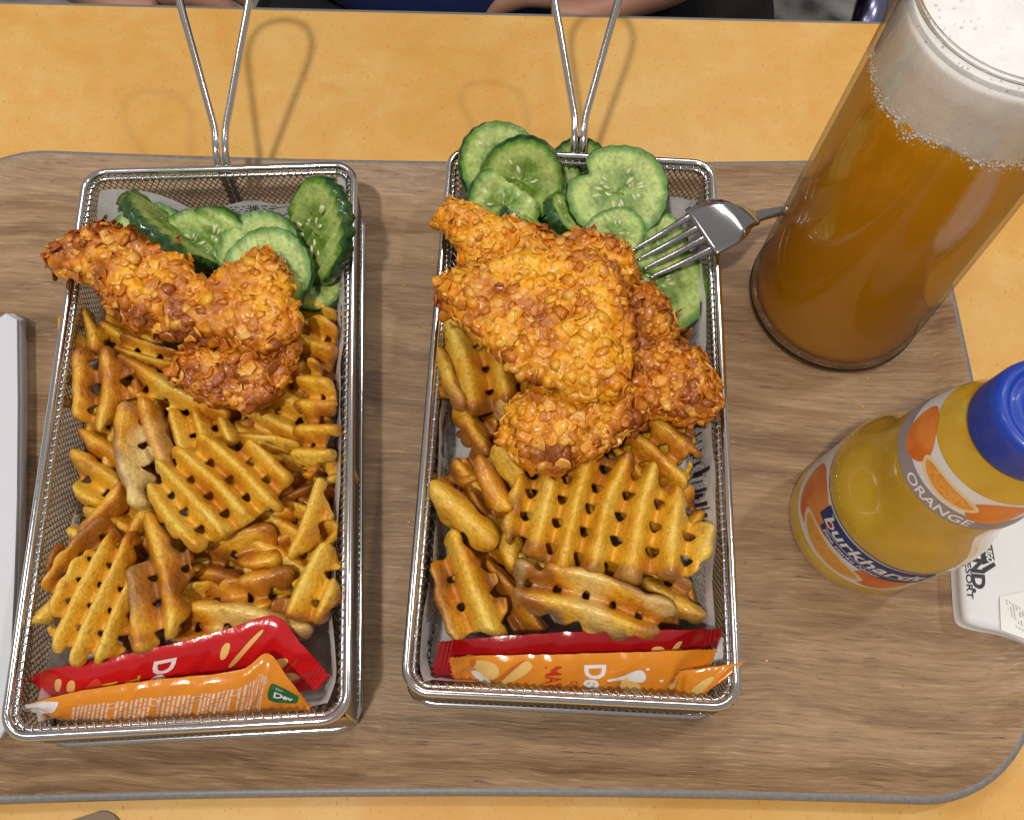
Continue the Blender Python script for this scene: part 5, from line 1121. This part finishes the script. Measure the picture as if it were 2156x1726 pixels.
# folded napkin at the left frame edge
nk = thing('paper_napkin', at((10, 1300), 0), 'folded white paper napkin at the left edge of the tray', 'napkin')
npts = [(-260, 900), (-120, 840), (0, 790), (28, 780), (56, 796), (58, 1000), (56, 1250), (50, 1450), (40, 1650), (28, 1820), (0, 1842), (-200, 1860), (-400, 1700)]
z_ = .03
for i, (th_, dx) in enumerate(((.34, 3), (.3, 0), (.3, -4), (.26, -14))):
    o_ = np.array([at((p_[0]+dx*(1 if p_[0] > 0 else 0), p_[1]), z_+th_)[:2] for p_ in npts])
    P_ = o_; k = len(P_); c_ = P_.mean(0); V = []; F = []
    for ins, zz in ((.012, z_), (0, z_+th_*.3), (0, z_+th_*.7), (.008, z_+th_*.92)): V.append(np.c_[P_+(c_-P_)*ins, np.full(k, zz)])
    V = np.concatenate(V); F = [tuple(range(k)), tuple(3*k+i_ for i_ in range(k))[::-1]]
    for a in range(3): F += [(a*k+j, (a+1)*k+j, (a+1)*k+(j+1) % k, a*k+(j+1) % k) for j in range(k)]
    obj('folded_layer', V, F, white_m, nk, False); z_ += th_

# flat card on the table at the bottom left
cd = thing('flat_card', at((250, 2070), TZ), 'brown grey card with rounded corner on the table below the tray', 'card')
cm_ = mat('card_brown', (.2, .13, .07), .45)
A = at((184, 2049), TZ)[:2]; B = at((272, 2020), TZ)[:2]; D = at((305, 2055), TZ)[:2]
ux = (B-A)/np.linalg.norm(B-A); uy = (D-B)/np.linalg.norm(D-B)
P_ = rrect(6, 4, .35, 6); P_ = np.array([B+ux*(x-3)+uy*(2+y*-1) for x, y in P_]); k = len(P_)
V = np.concatenate([np.c_[P_, np.full(k, TZ+.005)], np.c_[P_, np.full(k, TZ+.12)]]); obj('card_body', V, [tuple(range(k)), tuple(k+i for i in range(k))[::-1]]+[(i, k+i, k+(i+1) % k, (i+1) % k) for i in range(k)], cm_, cd, False)
P_ = rrect(2.6, 2.2, .2, 4); P_ = np.array([B+ux*(x-2.3)+uy*(1.55-y) for x, y in P_]); k = len(P_)
V = np.concatenate([np.c_[P_, np.full(k, TZ+.12)], np.c_[P_, np.full(k, TZ+.135)]]); obj('grey_panel', V, [tuple(range(k)), tuple(k+i for i in range(k))[::-1]]+[(i, k+i, k+(i+1) % k, (i+1) % k) for i in range(k)], mat('card_grey', (.3, .3, .28), .4), cd, False)

# ------------------------------------------------------------------ person and chair across the table
def skin(name, joints, links, m, parent=None, sub=2, root=0):
    me = bpy.data.meshes.new(name); me.from_pydata([j[:3] for j in joints], links, []); o = bpy.data.objects.new(name, me); C.objects.link(o)
    md = o.modifiers.new('s', 'SKIN'); 
    for i, j in enumerate(joints): me.skin_vertices[0].data[i].radius = (j[3], j[4] if len(j) > 4 else j[3])
    me.skin_vertices[0].data[root].use_root = True
    sb = o.modifiers.new('d', 'SUBSURF'); sb.levels = sb.render_levels = sub
    dg = bpy.context.evaluated_depsgraph_get(); m2 = bpy.data.meshes.new_from_object(o.evaluated_get(dg)); o.modifiers.clear(); o.data = m2; bpy.data.meshes.remove(me)
    m2.name = name; m2.materials.clear(); m2.materials.append(m); m2.polygons.foreach_set('use_smooth', np.full(len(m2.polygons), True))
    if parent is not None: o.parent = parent; o.location = -parent.location
    return o
skin_mm = mat('skin', (.5, .26, .18), .5, Subsurface_Weight=.2, Subsurface_Radius=(1, .4, .2), Subsurface_Scale=.5)
jeans = mat('dark_trousers', (.006, .007, .01), .8); shirt_m = mat('blue_shirt', (.012, .035, .16), .8); hair_m = mat('hair', (.05, .03, .02), .6)
chair_m = mat('black_seat', (.008, .008, .008), .7)
PX = -4.0
pe = thing('person', (PX, 58, -24), 'person in blue shirt and dark trousers seated across the table, hands in lap', 'person')
HL = at(px('d', (300, -12)), -9.5); HR = at(px('d', (1210, 0)), -9.5)
def hand(wr_, tip_dir, side, base):
    """palm, four fingers bent at the knuckles and a thumb off the side: joints and links from the wrist on"""
    d = np.array(tip_dir, float); d /= np.linalg.norm(d); s_ = np.cross(d, [0, 0, 1.]); s_ /= np.linalg.norm(s_); s_ *= side
    J = []; L = []; w0 = np.array(wr_); J.append((*(w0+d*2.6), 2.1, 1.25)); L.append((base, 0))
    for i, (o_, ln) in enumerate(((-2.2, 5.2), (-.75, 6.0), (.75, 5.6), (2.1, 4.4))):
        k0 = w0+d*6.0+s_*o_*1.05; p1 = k0+d*ln*.45+np.array([0, 0, -.35]); p2 = p1+d*ln*.3+np.array([0, 0, -1.1]); p3 = p2+d*ln*.15+np.array([0, 0, -1.1])
        b_ = len(J); J += [(*k0, .95), (*p1, .8), (*p2, .72), (*p3, .6)]; L += [('r', 0, b_), ('r', b_, b_+1), ('r', b_+1, b_+2), ('r', b_+2, b_+3)]
    k0 = w0+d*2.4-s_*2.4; p1 = k0+d*2.2-s_*1.3; p2 = p1+d*2.0-s_*.1; b_ = len(J); J += [(*k0, 1.05), (*p1, .9), (*p2, .75)]; L += [('r', 0, b_), ('r', b_, b_+1), ('r', b_+1, b_+2)]
    return J, L
J = [(PX, 62, -22, 11, 8.5), (PX, 61, -4, 10, 7.5), (PX, 60, 14, 12, 6.5), (PX, 60, 28, 5, 4.6), (PX, 59, 36, 5, 5), (PX, 57.5, 43, 8, 8.8), (PX, 58, 50, 7.5, 8.4)]
Lk = [(0, 1), (1, 2), (2, 3), (3, 4), (4, 5), (5, 6)]
for sx, Hh, wd in ((-1, HL, (1, .12, 0)), (1, HR, (-1, .12, 0))):
    b0 = len(J); wr_ = Hh+np.array([-sx*-5.5, 1.5, .4])
    sh = (PX+sx*16, 60, 22, 5.5); el = (PX+sx*23, 56, -2, 4.0); fa = ((el[0]+wr_[0])/2, (el[1]+wr_[1])/2, (el[2]+wr_[2])/2, 3.5)
    J += [sh, el, fa, (*wr_, 2.5, 1.9)]; Lk += [(2, b0), (b0, b0+1), (b0+1, b0+2), (b0+2, b0+3)]
    hj, hl = hand(wr_, wd, sx, b0+3); o0 = len(J); J += hj
    for e in hl: Lk.append((e[0], o0+e[1]) if len(e) == 2 else (o0+e[1], o0+e[2]))
    lb = len(J); J += [(PX+sx*9, 58, -23, 8), (PX+sx*11, 34, -20, 6.4), (PX+sx*12, 24, -21, 5.6), (PX+sx*12, 26, -40, 4.8), (PX+sx*12, 29, -57, 3.4), (PX+sx*12.5, 20, -60, 3)]
    Lk += [(0, lb)]+[(lb+i, lb+i+1) for i in range(5)]
skin('body', J, Lk, skin_mm, pe)
J = [(PX, 62, -23, 15, 12.4), (PX, 61.5, -14, 14.5, 11.4)]; Lk = [(0, 1)]
for sx in (-1, 1):
    lb = len(J); J += [(PX+sx*9, 58, -23, 9.4), (PX+sx*11, 36, -19.5, 8.2), (PX+sx*12, 23, -20.5, 7), (PX+sx*12, 26, -40, 6), (PX+sx*12, 28.5, -55, 5)]; Lk += [(0, lb)]+[(lb+i, lb+i+1) for i in range(4)]
skin('trousers', J, Lk, jeans, pe)
J = [(PX-2, 58.5, -17, 15, 12.4), (PX-2, 57.4, -9.5, 15.4, 12.8), (PX, 60, -1, 15.4, 12), (PX, 60, 14, 16.2, 10.4), (PX, 60, 25, 8, 7)]; Lk = [(0, 1), (1, 2), (2, 3), (3, 4)]
for sx in (-1, 1):
    lb = len(J); J += [(PX+sx*16, 60, 21.5, 6.8), (PX+sx*20, 58.5, 10, 6.2)]; Lk += [(3, lb), (lb, lb+1)]
skin('shirt', J, Lk, shirt_m, pe)
skin('hair', [(PX, 59.5, 46, 8.2, 8.6), (PX, 59.5, 52, 7.6, 8.2)], [(0, 1)], hair_m, pe, 2)
skin('nose', [(PX, 49.5, 44, .9), (PX, 50, 46, .6)], [(0, 1)], skin_mm, pe, 1)
ch = thing('chair', (PX+4, 62, -62), 'black seated chair with bluish metal tube legs across the table', 'chair')
slab(-19, 27, -19, 19, -37, -33.5, 4, 1, chair_m, 'seat', ch, 0, (PX, 60))
slab(-19, 27, -2, 1, -30, 22, 1, .5, chair_m, 'backrest', ch, 0, (PX, 82))
bmet = mat('blue_metal', (.3, .3, .5), .25, 1)
q0 = at(px('d', (1825, 50)), -14); q1 = at(px('d', (1850, -60)), -14)
for lx, ly in ((-17, 44), (25, 44), (-17, 77), (25, 77)):
    V, F = tube([(PX+lx, ly, -62), (PX+lx, ly, -36.5)], 1.2, k=14); obj('leg', V, F, bmet, ch)
d_ = (q1-q0); P_ = [q0-d_*1.5+np.array([0, 0, -30]), q0-d_*.3+np.array([0, 0, -4]), q0, q1, q1+d_*2]
V, F = tube(crom(P_, 24), 1.1, k=14)
st = thing('stool', at(px('d', (1850, 0)), -40), 'bluish chrome tube frame beyond the table edge, left of the beer foam', 'stool frame'); obj('bent_tube', V, F, bmet, st)
